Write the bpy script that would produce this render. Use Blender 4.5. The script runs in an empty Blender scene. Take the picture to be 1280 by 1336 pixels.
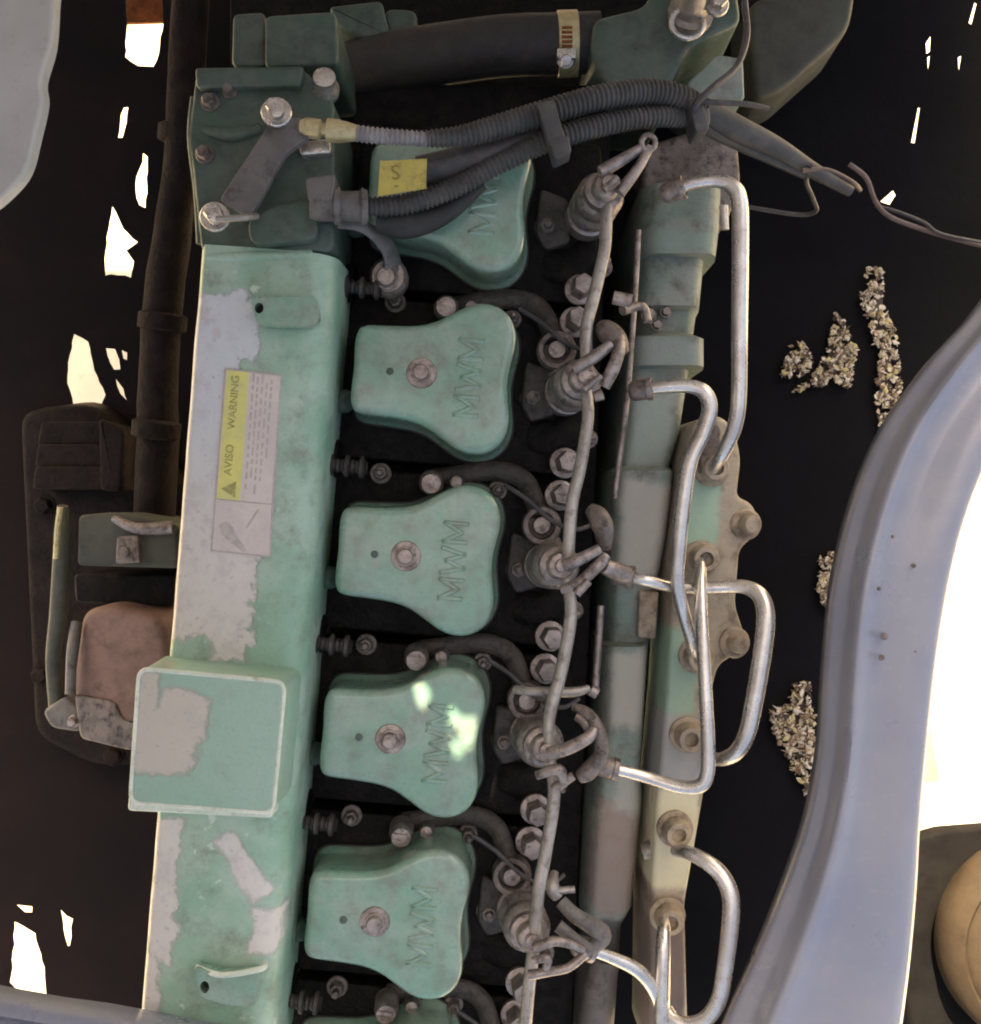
import bpy, bmesh, math, random
from mathutils import Vector, Matrix, noise
random.seed(7)
sc = bpy.context.scene
R = math.radians
S, D = 0.00055, 0.75            # metres per photo pixel on the plane of the rocker-cover tops, camera height above it
CX, CY = 640.0, 668.0

# ---------------------------------------------------------------- camera, sky, sun, exposure
cam_d = bpy.data.cameras.new('camera'); cam = bpy.data.objects.new('camera', cam_d)
sc.collection.objects.link(cam); sc.camera = cam
sc.cycles.filter_width = 2.0
cam.location = (0, 0, D); cam.rotation_euler = (0, 0, 0)
cam_d.sensor_fit = 'VERTICAL'; cam_d.angle_y = 2*math.atan(668*S/D)
cam_d.clip_start = 0.01; cam_d.clip_end = 200
SUN_EL = R(44); SUN_AZ = Vector((-0.2, 0.97, 0)).normalized()
w = bpy.data.worlds.new('World'); sc.world = w; w.use_nodes = True
nt = w.node_tree; nt.nodes.clear()
out = nt.nodes.new('ShaderNodeOutputWorld'); bg = nt.nodes.new('ShaderNodeBackground'); sky = nt.nodes.new('ShaderNodeTexSky')
sky.sky_type = 'NISHITA'; sky.sun_disc = False; sky.sun_elevation = SUN_EL
sky.sun_rotation = math.atan2(SUN_AZ.x, SUN_AZ.y)
sky.air_density = 0.7; sky.dust_density = 6.0; sky.ozone_density = 0.6
bg.inputs['Strength'].default_value = 0.12
nt.links.new(sky.outputs[0], bg.inputs[0]); nt.links.new(bg.outputs[0], out.inputs[0])
sun_d = bpy.data.lights.new('sun', 'SUN'); sun_d.energy = 4.0; sun_d.angle = R(0.5); sun_d.color = (1, 0.95, 0.86)
sun = bpy.data.objects.new('sun', sun_d); sc.collection.objects.link(sun)
to_sun = Vector((SUN_AZ.x*math.cos(SUN_EL), SUN_AZ.y*math.cos(SUN_EL), math.sin(SUN_EL)))
sun.rotation_euler = to_sun.to_track_quat('Z', 'Y').to_euler(); sun.location = to_sun*5
vs = sc.view_settings
vs.view_transform = 'Standard'; vs.look = 'None'; vs.gamma = 1.0; vs.exposure = 2.22; vs.use_curve_mapping = False
vs.use_white_balance = True; vs.white_balance_temperature = 8600; vs.white_balance_tint = 7   # the phone's shade white balance

# ---------------------------------------------------------------- materials
def srgb(r, g, b):
    f = lambda c: ((c/255+0.055)/1.055)**2.4 if c > 10 else c/255/12.92
    return (f(r), f(g), f(b), 1)
class NT:
    def __init__(s, name):
        s.m = bpy.data.materials.new(name); s.m.use_nodes = True
        s.t = s.m.node_tree; s.b = s.t.nodes['Principled BSDF']
        s.geo = s.t.nodes.new('ShaderNodeNewGeometry'); s.pos = s.geo.outputs['Position']
    def lk(s, a, b): s.t.links.new(a, b)
    def put(s, inp, v):
        if hasattr(v, 'is_linked') or hasattr(v, 'links'): s.lk(v, inp)
        else: inp.default_value = v
    def math(s, op, a, b=0.0, c=None, clamp=False):
        n = s.t.nodes.new('ShaderNodeMath'); n.operation = op; n.use_clamp = clamp
        s.put(n.inputs[0], a); s.put(n.inputs[1], b)
        if c is not None: s.put(n.inputs[2], c)
        return n.outputs[0]
    def noise(s, scale, detail=4, rough=0.6, vec=None, off=0):
        n = s.t.nodes.new('ShaderNodeTexNoise'); n.inputs['Scale'].default_value = scale
        n.inputs['Detail'].default_value = detail; n.inputs['Roughness'].default_value = rough
        v = vec or s.pos
        if off:
            a = s.t.nodes.new('ShaderNodeVectorMath'); a.operation = 'ADD'; s.lk(v, a.inputs[0]); a.inputs[1].default_value = (off, off*1.7, off*0.3); v = a.outputs[0]
        s.lk(v, n.inputs['Vector']); return n.outputs['Fac']
    def step(s, v, lo, hi):
        n = s.t.nodes.new('ShaderNodeMapRange'); n.interpolation_type = 'SMOOTHSTEP'
        s.put(n.inputs[0], v); n.inputs[1].default_value = lo; n.inputs[2].default_value = hi
        return n.outputs[0]
    def mix(s, f, a, b):
        n = s.t.nodes.new('ShaderNodeMix'); n.data_type = 'RGBA'
        s.put(n.inputs[0], f); s.put(n.inputs[6], a); s.put(n.inputs[7], b); return n.outputs[2]
    def bump(s, h, dist, strength=1.0):
        n = s.t.nodes.new('ShaderNodeBump'); n.inputs['Distance'].default_value = dist; n.inputs['Strength'].default_value = strength
        s.lk(h, n.inputs['Height']); s.lk(n.outputs[0], s.b.inputs['Normal'])
    def px(s, z):
        x = s.t.nodes.new('ShaderNodeSeparateXYZ'); s.lk(s.pos, x.inputs[0]); k = D/(S*(D-z))
        return s.math('MULTIPLY_ADD', x.outputs[0], k, CX), s.math('MULTIPLY_ADD', x.outputs[1], -k, CY)
    def patch(s, uv, c, h, ang, nz, amp, soft=3.0):
        """mask of a worn patch: turned box with a ragged edge, all in photo pixels of that face"""
        u = s.math('SUBTRACT', uv[0], c[0]); v = s.math('SUBTRACT', uv[1], c[1]); ca, sa = math.cos(R(ang)), math.sin(R(ang))
        a = s.math('ADD', s.math('MULTIPLY', u, ca), s.math('MULTIPLY', v, sa))
        b = s.math('SUBTRACT', s.math('MULTIPLY', v, ca), s.math('MULTIPLY', u, sa))
        d = s.math('MAXIMUM', s.math('SUBTRACT', s.math('ABSOLUTE', a), h[0]), s.math('SUBTRACT', s.math('ABSOLUTE', b), h[1]))
        d = s.math('MULTIPLY_ADD', s.math('SUBTRACT', nz, 0.5), amp, d)
        return s.step(d, soft, -soft)
def worn(name, c1, c2, grime, gamt=0.45, rough=0.45, metal=0.0, scale=30, bump=0.0004, coat=0.0, spec=0.5, fine=400, gsoft=0.12, gscale=None, finish=True):
    """aged surface: two tones, oily grime in its own blotches, fine relief"""
    n = NT(name)
    a = n.noise(scale, 3, 0.6); b = n.noise(gscale or scale*2.2, 5, 0.7, off=3.1); f = n.noise(fine, 2, 0.6, off=7.7)
    col = n.mix(n.step(a, 0.38, 0.62), c1, c2)
    g = n.step(b, 0.72-gamt*0.6, 0.72-gamt*0.6+gsoft*2)
    g = n.math('MULTIPLY', g, 0.85)
    col = n.mix(g, col, grime)
    col = n.mix(n.math('MULTIPLY', n.step(f, 0.55, 0.75), 0.25), col, grime)
    n.b.inputs['Metallic'].default_value = metal
    n.lk(n.math('MULTIPLY_ADD', b, 0.35, rough-0.12, clamp=True), n.b.inputs['Roughness'])
    n.b.inputs['Specular IOR Level'].default_value = spec
    n.b.inputs['Coat Weight'].default_value = coat; n.b.inputs['Coat Roughness'].default_value = 0.13
    n.bump(n.noise(scale*7, 2, 0.6, off=1.3), bump)
    n.col = col; n.g = g; n.f = f
    if finish: n.lk(col, n.b.inputs['Base Color'])
    return n
GREEN, GREEN2 = srgb(142, 188, 164), srgb(158, 192, 172)
GRIME = srgb(92, 84, 74)
M = {}
def reg(k, n): M[k] = n.m; return n.m
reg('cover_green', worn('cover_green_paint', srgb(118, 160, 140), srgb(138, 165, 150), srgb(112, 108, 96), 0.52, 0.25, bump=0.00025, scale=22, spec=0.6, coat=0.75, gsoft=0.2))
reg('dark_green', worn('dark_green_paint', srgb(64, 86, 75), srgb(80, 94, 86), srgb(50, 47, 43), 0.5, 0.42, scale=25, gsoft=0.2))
n = worn('side_casting_paint', srgb(120, 138, 130), srgb(140, 146, 138), srgb(92, 84, 76), 0.44, 0.46, scale=26, gsoft=0.14, bump=0.0005, finish=False)
uv = n.px(-0.072); nz = n.noise(40, 5, 0.65, off=5.0); col = n.col
for c, h, k in (((845, 560), (32, 52), srgb(160, 172, 164)), ((842, 690), (36, 62), srgb(182, 178, 168)), ((820, 900), (26, 50), srgb(176, 172, 162)), ((868, 462), (42, 18), srgb(138, 148, 144)),
                ((880, 318), (44, 12), srgb(132, 152, 144)), ((805, 1120), (30, 76), srgb(150, 132, 124)), ((822, 1035), (18, 26), srgb(168, 170, 162)), ((780, 1290), (40, 80), srgb(70, 62, 62))):
    col = n.mix(n.math('MULTIPLY', n.patch(uv, c, h, 4.8, nz, 40, 8), 0.85), col, k)
n.lk(col, n.b.inputs['Base Color']); M['side_green'] = n.m
reg('casting', worn('grimy_casting', srgb(132, 120, 115), srgb(108, 98, 93), srgb(46, 39, 37), 0.45, 0.42, metal=0.3, scale=60, bump=0.0006))
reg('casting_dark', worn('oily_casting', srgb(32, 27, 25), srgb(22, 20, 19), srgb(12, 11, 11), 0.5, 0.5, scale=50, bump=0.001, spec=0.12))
reg('steel', worn('dusty_steel', srgb(166, 154, 150), srgb(136, 126, 122), srgb(62, 52, 49), 0.42, 0.36, metal=0.6, scale=70, bump=0.0003))
reg('bolt', worn('bolt_steel', srgb(176, 162, 156), srgb(142, 128, 122), srgb(66, 54, 50), 0.4, 0.32, metal=0.6, scale=90, bump=0.0003))
reg('pipe', worn('bare_steel_pipe', srgb(222, 218, 214), srgb(204, 198, 194), srgb(150, 136, 126), 0.26, 0.24, metal=0.85, scale=40, bump=0.0001))
reg('leak', worn('leak_off_pipe', srgb(176, 169, 163), srgb(156, 148, 142), srgb(100, 90, 84), 0.38, 0.34, metal=0.55, scale=50, bump=0.0002))
reg('chrome', worn('bright_steel', srgb(214, 208, 204), srgb(192, 186, 180), srgb(110, 98, 90), 0.35, 0.25, metal=0.8, scale=90, bump=0.0002))
reg('grey_plate', worn('grey_bracket', srgb(108, 103, 101), srgb(96, 91, 89), srgb(58, 52, 49), 0.38, 0.55, scale=40, bump=0.0003))
reg('brass', worn('brass_fitting', srgb(206, 192, 150), srgb(188, 172, 132), srgb(110, 92, 66), 0.35, 0.35, metal=0.4, scale=90, bump=0.0003))
reg('rubber', worn('black_rubber', srgb(46, 44, 44), srgb(38, 36, 37), srgb(66, 59, 55), 0.36, 0.55, scale=40, bump=0.0004))
reg('conduit', worn('corrugated_conduit', srgb(78, 76, 76), srgb(64, 62, 63), srgb(92, 86, 80), 0.38, 0.5, scale=45, bump=0.0002))
reg('conduit_pale', worn('pale_corrugated_hose', srgb(150, 146, 148), srgb(130, 126, 128), srgb(90, 82, 80), 0.36, 0.45, scale=60, bump=0.0002))
reg('wire', worn('thin_wire', srgb(70, 66, 68), srgb(52, 50, 52), srgb(96, 86, 84), 0.36, 0.5, scale=60, bump=0.0001))
reg('brown_wire', worn('brown_wire', srgb(112, 92, 88), srgb(90, 74, 72), srgb(70, 60, 58), 0.36, 0.5, scale=60, bump=0.0001))
reg('shield_l', worn('brown_black_shield', srgb(34, 27, 27), srgb(28, 24, 25), srgb(48, 36, 31), 0.4, 0.8, scale=9, bump=0.001, spec=0.06, gsoft=0.25))
reg('shield_r', worn('black_shield', srgb(20, 19, 22), srgb(17, 16, 19), srgb(28, 22, 23), 0.4, 0.8, scale=9, bump=0.001, spec=0.06, gsoft=0.25))
reg('rust_tan', worn('pinkish_canister', srgb(136, 106, 97), srgb(122, 94, 86), srgb(72, 54, 48), 0.48, 0.55, scale=22, bump=0.0003, gsoft=0.2))
reg('tan_metal', worn('tan_worn_metal', srgb(178, 162, 142), srgb(160, 146, 130), srgb(108, 92, 78), 0.45, 0.5, scale=30, bump=0.0005))
reg('fender', worn('silver_blue_paint', srgb(120, 125, 144), srgb(134, 136, 150), srgb(150, 146, 149), 0.44, 0.26, scale=7, bump=0.00015, coat=0.9, gsoft=0.3, fine=150))
reg('white_panel', worn('pale_grey_paint', srgb(192, 188, 182), srgb(178, 174, 168), srgb(152, 143, 136), 0.4, 0.4, scale=10, bump=0.0002, coat=0.3, gsoft=0.3, fine=150))
reg('yellow', worn('yellow_tag', srgb(196, 178, 92), srgb(184, 166, 90), srgb(142, 126, 76), 0.4, 0.5, scale=60, bump=0.0001))
reg('olive_ink', worn('olive_ink', srgb(148, 132, 62), srgb(138, 124, 60), srgb(150, 132, 72), 0.4, 0.6, scale=60, bump=0.0))
reg('ink', worn('faded_ink', srgb(144, 138, 84), srgb(162, 154, 96), srgb(200, 192, 120), 0.46, 0.6, scale=200, bump=0.0))
reg('grey_ink', worn('grey_ink', srgb(178, 166, 160), srgb(190, 178, 172), srgb(204, 194, 186), 0.42, 0.6, scale=150, bump=0.0))
reg('sticker', worn('sticker_paper', srgb(216, 204, 196), srgb(208, 196, 190), srgb(180, 164, 154), 0.38, 0.5, scale=40, bump=0.0001, gsoft=0.25))
reg('sticker_yellow', worn('sticker_yellow', srgb(224, 216, 128), srgb(214, 208, 136), srgb(190, 182, 130), 0.4, 0.5, scale=60, bump=0.0001, gsoft=0.25))
reg('ground', worn('sunlit_ground', srgb(222, 210, 190), srgb(210, 196, 174), srgb(186, 168, 140), 0.4, 0.85, scale=3, bump=0.004, fine=80))
reg('rust', worn('orange_strap', srgb(150, 84, 36), srgb(120, 62, 28), srgb(70, 36, 20), 0.4, 0.8, scale=40, bump=0.0008))
reg('tyre', worn('dusty_brown_rubber', srgb(64, 53, 42), srgb(55, 45, 36), srgb(38, 31, 25), 0.42, 0.7, scale=14, bump=0.0006, spec=0.06, gsoft=0.25))
reg('slab_mat', worn('dark_grey_slab', srgb(26, 24, 23), srgb(22, 20, 20), srgb(17, 15, 15), 0.4, 0.7, scale=10, bump=0.0006, spec=0.06))
reg('sunshade', worn('sunshade_paint', srgb(140, 144, 160), srgb(146, 148, 160), srgb(120, 112, 110), 0.35, 0.4, scale=4, bump=0.0002))
reg('murky', worn('murky_housing', srgb(70, 72, 62), srgb(60, 60, 54), srgb(44, 40, 38), 0.45, 0.6, scale=25, bump=0.0005, gsoft=0.2))
reg('ridge', worn('grimy_ridge', srgb(70, 62, 58), srgb(56, 50, 47), srgb(28, 24, 23), 0.45, 0.45, scale=60, bump=0.0008))
reg('mount_rubber', worn('brown_ribbed_rubber', srgb(44, 37, 35), srgb(36, 31, 30), srgb(26, 22, 21), 0.4, 0.6, scale=40, bump=0.0004))
reg('hole', worn('recess_shade', srgb(24, 30, 27), srgb(20, 24, 22), srgb(16, 14, 14), 0.4, 0.6, scale=60, bump=0.0003))

def wear(n, col, m, prim):
    """paint flaked off to primer: dirty flake edges, stained primer, the paint film standing proud"""
    st = n.noise(55, 5, 0.7, off=6.1); p = n.mix(n.math('MULTIPLY', n.step(st, 0.46, 0.7), 0.4), prim, srgb(176, 168, 166))
    p = n.mix(n.math('MULTIPLY', n.step(n.noise(260, 2, 0.6, off=8.1), 0.66, 0.72), 0.35), p, srgb(128, 122, 118))
    col = n.mix(n.math('MULTIPLY', m, 0.94), col, p)
    e = n.math('MULTIPLY', n.math('MULTIPLY', m, n.math('SUBTRACT', 1.0, m)), 0.9)
    col = n.mix(e, col, srgb(112, 106, 92))
    n.bump(n.math('SUBTRACT', n.math('MULTIPLY', n.noise(130, 2, 0.6, off=1.3), 0.8), m), 0.0005)
    return col
# manifold paint: worn down to pale primer in patches of its own
n = worn('manifold_green_paint', srgb(138, 176, 153), srgb(164, 190, 172), srgb(124, 128, 114), 0.44, 0.28, scale=20, bump=0.0004, gsoft=0.16, finish=False)
uv = n.px(0.03); nz = n.noise(60, 6, 0.65, off=5.0)
col = n.col
fleck = n.math('MULTIPLY', n.step(n.noise(95, 4, 0.6, off=9.0), 0.63, 0.67), n.step(n.noise(9, 2, 0.5, off=2.0), 0.42, 0.56))
col = n.mix(n.math('MULTIPLY', fleck, 0.85), col, srgb(198, 212, 200))
prim = n.mix(n.step(uv[1], 480, 720), srgb(206, 208, 213), srgb(214, 206, 200))
prim = n.mix(n.math('MULTIPLY', n.step(n.noise(70, 5, 0.7, off=4.4), 0.56, 0.68), 0.5), prim, srgb(186, 176, 176))
pm = 0.0
for c, h, ang, amp in (((288, 428), (50, 44), 4.8, 60), ((262, 600), (44, 165), 4.8, 40), ((275, 765), (58, 70), 4.8, 60),
                       ((300, 838), (22, 26), 4.8, 40), ((318, 1132), (15, 48), -32, 26), ((346, 1216), (19, 30), 5, 30),
                       ((212, 1165), (20, 95), 4.8, 50), ((196, 1290), (14, 50), 4.8, 40)):
    m_ = n.patch(uv, c, h, ang, nz, amp*1.2, 5); pm = n.math('MAXIMUM', pm, m_)
col = wear(n, col, pm, prim); n.lk(col, n.b.inputs['Base Color']); M['manifold'] = n.m
# filler box paint
n = worn('box_green_paint', srgb(146, 182, 162), srgb(154, 184, 168), srgb(138, 144, 128), 0.38, 0.4, scale=20, bump=0.0003, gsoft=0.2, finish=False)
uv = n.px(0.072); nz = n.noise(45, 6, 0.65, off=5.0); col = n.col; pm = 0.0
for c, h, ang, amp in (((212, 968), (48, 46), 8, 50), ((190, 940), (16, 66), 5, 34), ((240, 930), (34, 26), 14, 30)):
    pm = n.math('MAXIMUM', pm, n.patch(uv, c, h, ang, nz, amp*1.2, 5))
col = wear(n, col, pm, srgb(200, 190, 178)); n.lk(col, n.b.inputs['Base Color']); M['box'] = n.m
# injection pump rail: green paint left in bands on tan metal, pale cream towards the lower end
n = worn('pump_paint', srgb(176, 162, 144), srgb(160, 150, 134), srgb(112, 96, 82), 0.42, 0.5, scale=30, bump=0.0005, finish=False)
uv = n.px(-0.05); nz = n.noise(40, 6, 0.65, off=5.0); col = n.col
for c, h, amp, k in (((915, 668), (22, 42), 30, srgb(150, 186, 166)), ((880, 875), (32, 58), 40, srgb(148, 182, 164)), ((885, 985), (34, 50), 30, srgb(168, 170, 170)),
                     ((880, 1095), (30, 66), 24, srgb(226, 220, 188)), ((868, 1270), (30, 100), 40, srgb(120, 104, 98))):
    col = n.mix(n.math('MULTIPLY', n.patch(uv, c, h, 4.8, nz, amp, 6), 0.88), col, k)
n.lk(col, n.b.inputs['Base Color']); M['pump'] = n.m

# ---------------------------------------------------------------- geometry helpers
def W(px, py, z=0.0):
    f = (D-z)/D*S
    return Vector(((px-CX)*f, (CY-py)*f, z))
def K(z): return (D-z)/D*S
def catmull(P, sub, closed=False):
    P = [Vector(p) for p in P]; n = len(P); o = []
    for i in range(n if closed else n-1):
        if closed: a, b, c, d = P[(i-1) % n], P[i], P[(i+1) % n], P[(i+2) % n]
        else: a, b, c, d = P[max(i-1, 0)], P[i], P[i+1], P[min(i+2, n-1)]
        for k in range(sub):
            t = k/sub
            o.append(0.5*((2*b)+(c-a)*t+(2*a-5*b+4*c-d)*t*t+(3*b-a-3*c+d)*t**3))
    if not closed: o.append(P[-1])
    return o
def fillet(poly, r, seg=4):
    """round the corners of a pixel polygon"""
    o = []; n = len(poly); P = [Vector(p[:2]) for p in poly]
    for i in range(n):
        a, b, c = P[i-1], P[i], P[(i+1) % n]
        d1 = (a-b); d2 = (c-b); l = min(r, d1.length*0.45, d2.length*0.45)
        p, q = b+d1.normalized()*l, b+d2.normalized()*l
        for k in range(seg+1):
            t = k/seg; o.append((1-t)**2*p+2*t*(1-t)*b+t*t*q)
    return o
def offset(P, d):
    n = len(P); o = []
    area = sum(P[i-1].x*P[i].y-P[i].x*P[i-1].y for i in range(n)); sg = 1 if area > 0 else -1
    for i in range(n):
        e1 = (P[i]-P[i-1]); e2 = (P[(i+1) % n]-P[i])
        if e1.length < 1e-9 or e2.length < 1e-9: o.append(P[i].copy()); continue
        e1.normalize(); e2.normalize()
        nn = Vector((e1.y+e2.y, -e1.x-e2.x))*sg
        if nn.length < 1e-6: o.append(P[i].copy()); continue
        nn.normalize(); c = max(0.5, nn.dot(Vector((e1.y, -e1.x))*sg))
        o.append(P[i]+nn*(d/c))
    return o
class G:
    def __init__(s): s.v = []; s.f = []
    def add(s, v, f):
        b = len(s.v); s.v += [Vector(x) for x in v]; s.f += [tuple(i+b for i in q) for q in f]; return s
    def rings(s, rings, closed=True, cap0=True, cap1=True):
        n = len(rings[0]); v = [p for r in rings for p in r]; f = []
        for i in range(len(rings)-1):
            for j in range(n if closed else n-1):
                k = (j+1) % n; f.append((i*n+j, i*n+k, (i+1)*n+k, (i+1)*n+j))
        if closed and cap0: f.append(tuple(range(n-1, -1, -1)))
        if closed and cap1: f.append(tuple((len(rings)-1)*n+j for j in range(n)))
        return s.add(v, f)
    def sweep(s, pts, rad, seg=12, flat=None):
        """pts world points, rad a number or list in metres"""
        n = len(pts); rad = rad if isinstance(rad, (list, tuple)) else [rad]*n
        t0 = (pts[1]-pts[0]).normalized(); up = Vector((0, 0, 1)) if abs(t0.z) < 0.9 else Vector((1, 0, 0))
        u = up.cross(t0).normalized(); rg = []
        for i in range(n):
            t = (pts[min(i+1, n-1)]-pts[max(i-1, 0)]).normalized()
            u = (u-t*u.dot(t)).normalized(); w_ = t.cross(u); r = rad[i]; fl = flat or 1
            rg.append([pts[i]+u*(math.cos(a)*r)+w_*(math.sin(a)*r*fl) for a in (2*math.pi*k/seg for k in range(seg))])
        return s.rings(rg)
    def tube(s, P, r, sub=8, seg=12, corr=0, flat=None, wob=0):
        """P: (px,py,z) control points, r: apparent pixels (number or one per control point)"""
        rr = r if isinstance(r, (list, tuple)) else [r]*len(P)
        C = catmull([(p[0], p[1], p[2]*1000) for p in P], sub); RR = catmull([(x, 0, 0) for x in rr], sub)
        pts = [W(c.x, c.y, c.z/1000) for c in C]; rad = [RR[i].x*K(C[i].z/1000) for i in range(len(C))]
        if corr:                                   # corrugations: resample evenly, alternate the radius
            L = [0]
            for i in range(1, len(pts)): L.append(L[-1]+(pts[i]-pts[i-1]).length)
            N = int(L[-1]/corr)*4; np_, nr = [], []; j = 0
            for k in range(N+1):
                l = L[-1]*k/N
                while j < len(L)-2 and L[j+1] < l: j += 1
                t = (l-L[j])/max(1e-9, L[j+1]-L[j]); np_.append(pts[j].lerp(pts[j+1], t))
                nr.append((rad[j]*(1-t)+rad[j+1]*t)*(1.0 if k % 4 < 2 else 0.84))
            pts, rad = np_, nr
        if wob: pts = [p+Vector(noise.noise_vector(p*25))*wob for p in pts]
        return s.sweep(pts, rad, seg, flat)
    def lathe(s, o, ax, prof, seg=20, phase=0.0):
        """prof: (r, h) in metres along ax from o"""
        ax = Vector(ax).normalized(); u = ax.orthogonal().normalized(); w_ = ax.cross(u)
        return s.rings([[o+ax*h+u*(math.cos(a)*r)+w_*(math.sin(a)*r) for a in (2*math.pi*k/seg+phase for k in range(seg))] for r, h in prof])
    def prism(s, out, z0, z1, bev=4, draft=0, seg=4, zref=None):
        """out: pixel outline of the top face, bev: rounding in px, draft: how far the foot stands out in px"""
        k = K(z1 if zref is None else zref); P = [Vector(((p[0]-CX)*k, (CY-p[1])*k)) for p in out]
        if sum(P[i-1].x*P[i].y-P[i].x*P[i-1].y for i in range(len(P))) < 0: P.reverse()
        b = bev*k; rg = [[Vector((q.x, q.y, z0)) for q in offset(P, draft*k)]]
        if bev:
            for i in range(seg+1):
                a = math.pi/2*i/seg
                rg.append([Vector((q.x, q.y, z1-b+b*math.sin(a))) for q in offset(P, -b*(1-math.cos(a)))])
        else: rg.append([Vector((q.x, q.y, z1)) for q in P])
        return s.rings(rg)
    def plate(s, out, holes, z0, z1):
        bm = bmesh.new(); k = K(z1); loops = []
        for lp in [out]+holes:
            vs_ = [bm.verts.new(((p[0]-CX)*k, (CY-p[1])*k, z1)) for p in lp]
            for i in range(len(vs_)): bm.edges.new((vs_[i-1], vs_[i]))
            loops.append(vs_)
        bmesh.ops.triangle_fill(bm, use_beauty=True, use_dissolve=False, edges=bm.edges[:])
        bm.verts.index_update(); n = len(bm.verts)
        tv = [v.co.copy() for v in bm.verts]; tf = [tuple(v.index for v in f.verts) for f in bm.faces]
        v = tv+[Vector((p.x, p.y, z0)) for p in tv]; f = tf+[tuple(i+n for i in reversed(q)) for q in tf]
        for lp in loops:
            ix = [q.index for q in lp]
            for i in range(len(ix)): f.append((ix[i-1], ix[i], ix[i]+n, ix[i-1]+n))
        bm.free(); return s.add(v, f)
    def hexbolt(s, c, r, h, ax=(0, 0, 1), washer=1.35, seg=6, phase=0.0):
        """c world foot, r m"""
        s.lathe(c, ax, [(r*washer, 0), (r*washer, h*0.18), (r*washer*0.94, h*0.24)], 18)
        return s.lathe(c, ax, [(r, h*0.2), (r, h*0.86), (r*0.86, h), (r*0.25, h*1.02)], seg, phase)
objs_loc = {}
def link(o): sc.collection.objects.link(o); return o
def thing(name, label, cat, loc, group=None):
    o = link(bpy.data.objects.new(name, None)); o.location = loc; o.empty_display_size = 0.02
    objs_loc[o.name] = Vector(loc); tag(o, label, cat, group); return o
def tag(o, label=None, cat=None, group=None, kind=None):
    if label: o['label'] = label
    if cat: o['category'] = cat
    if group: o['group'] = group
    if kind: o['kind'] = kind
    return o
def build(g, name, mat, parent=None, smooth=40, label=None, origin=None):
    lo = Vector((min(v.x for v in g.v), min(v.y for v in g.v), min(v.z for v in g.v)))
    hi = Vector((max(v.x for v in g.v), max(v.y for v in g.v), max(v.z for v in g.v)))
    c = Vector(origin) if origin is not None else Vector(((lo.x+hi.x)/2, (lo.y+hi.y)/2, lo.z))
    me = bpy.data.meshes.new(name); me.from_pydata([tuple(v-c) for v in g.v], [], g.f)
    bm = bmesh.new(); bm.from_mesh(me); bmesh.ops.recalc_face_normals(bm, faces=bm.faces[:]); bm.to_mesh(me); bm.free()
    me.materials.append(M[mat] if isinstance(mat, str) else mat)
    if smooth:
        for p in me.polygons: p.use_smooth = True
        me.set_sharp_from_angle(angle=R(smooth))
    o = link(bpy.data.objects.new(name, me))
    if parent is not None:
        o.parent = parent; o.location = c-objs_loc[parent.name]
    else: o.location = c
    objs_loc[o.name] = c
    if label: o['label'] = label
    return o
def copy_part(o, parent, delta):
    c = o.copy(); link(c); c.parent = parent
    objs_loc[c.name] = objs_loc[o.name]+delta; c.location = objs_loc[c.name]-objs_loc[parent.name]
    for ch in list(o.children): copy_part(ch, c, delta)
    return c
def text_geo(g, s, size, origin, ex, ey, depth=0.001, bold=0.0):
    """lettering as solid mesh: ex = reading direction, ey = up of the letters"""
    cu = bpy.data.curves.new('lettering', 'FONT'); cu.body = s; cu.size = size; cu.extrude = depth/2; cu.offset = bold; cu.align_x = 'CENTER'; cu.align_y = 'CENTER'; cu.resolution_u = 3
    o = bpy.data.objects.new('lettering', cu); me = o.to_mesh(); ex = Vector(ex).normalized(); ey = Vector(ey).normalized(); ez = ex.cross(ey)
    g.add([Vector(origin)+ex*v.co.x+ey*v.co.y+ez*v.co.z for v in me.vertices], [tuple(p.vertices) for p in me.polygons])
    o.to_mesh_clear(); bpy.data.objects.remove(o); bpy.data.curves.remove(cu); return g
def strip(g, L, Rr, prof):
    """loft between two polylines of world points; prof: (t across, dz)"""
    rg = []
    for a, b in zip(L, Rr): rg.append([a.lerp(b, t)+Vector((0, 0, dz)) for t, dz in prof])
    return g.rings(rg, closed=False)

# ---------------------------------------------------------------- setting: ground
g = G(); zg = -0.8; N = 40
vv = []; ff = []
for i in range(N+1):
    for j in range(N+1):
        x = math.copysign(abs(i/N*2-1)**3*20, i/N*2-1); y = math.copysign(abs(j/N*2-1)**3*20, j/N*2-1)
        vv.append((x, y, zg+0.01*noise.noise((x*3, y*3, 0))))
for i in range(N):
    for j in range(N): ff.append((i*(N+1)+j, (i+1)*(N+1)+j, (i+1)*(N+1)+j+1, i*(N+1)+j+1))
g.add(vv, ff); tag(build(g, 'ground', 'ground'), kind='structure')

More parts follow.
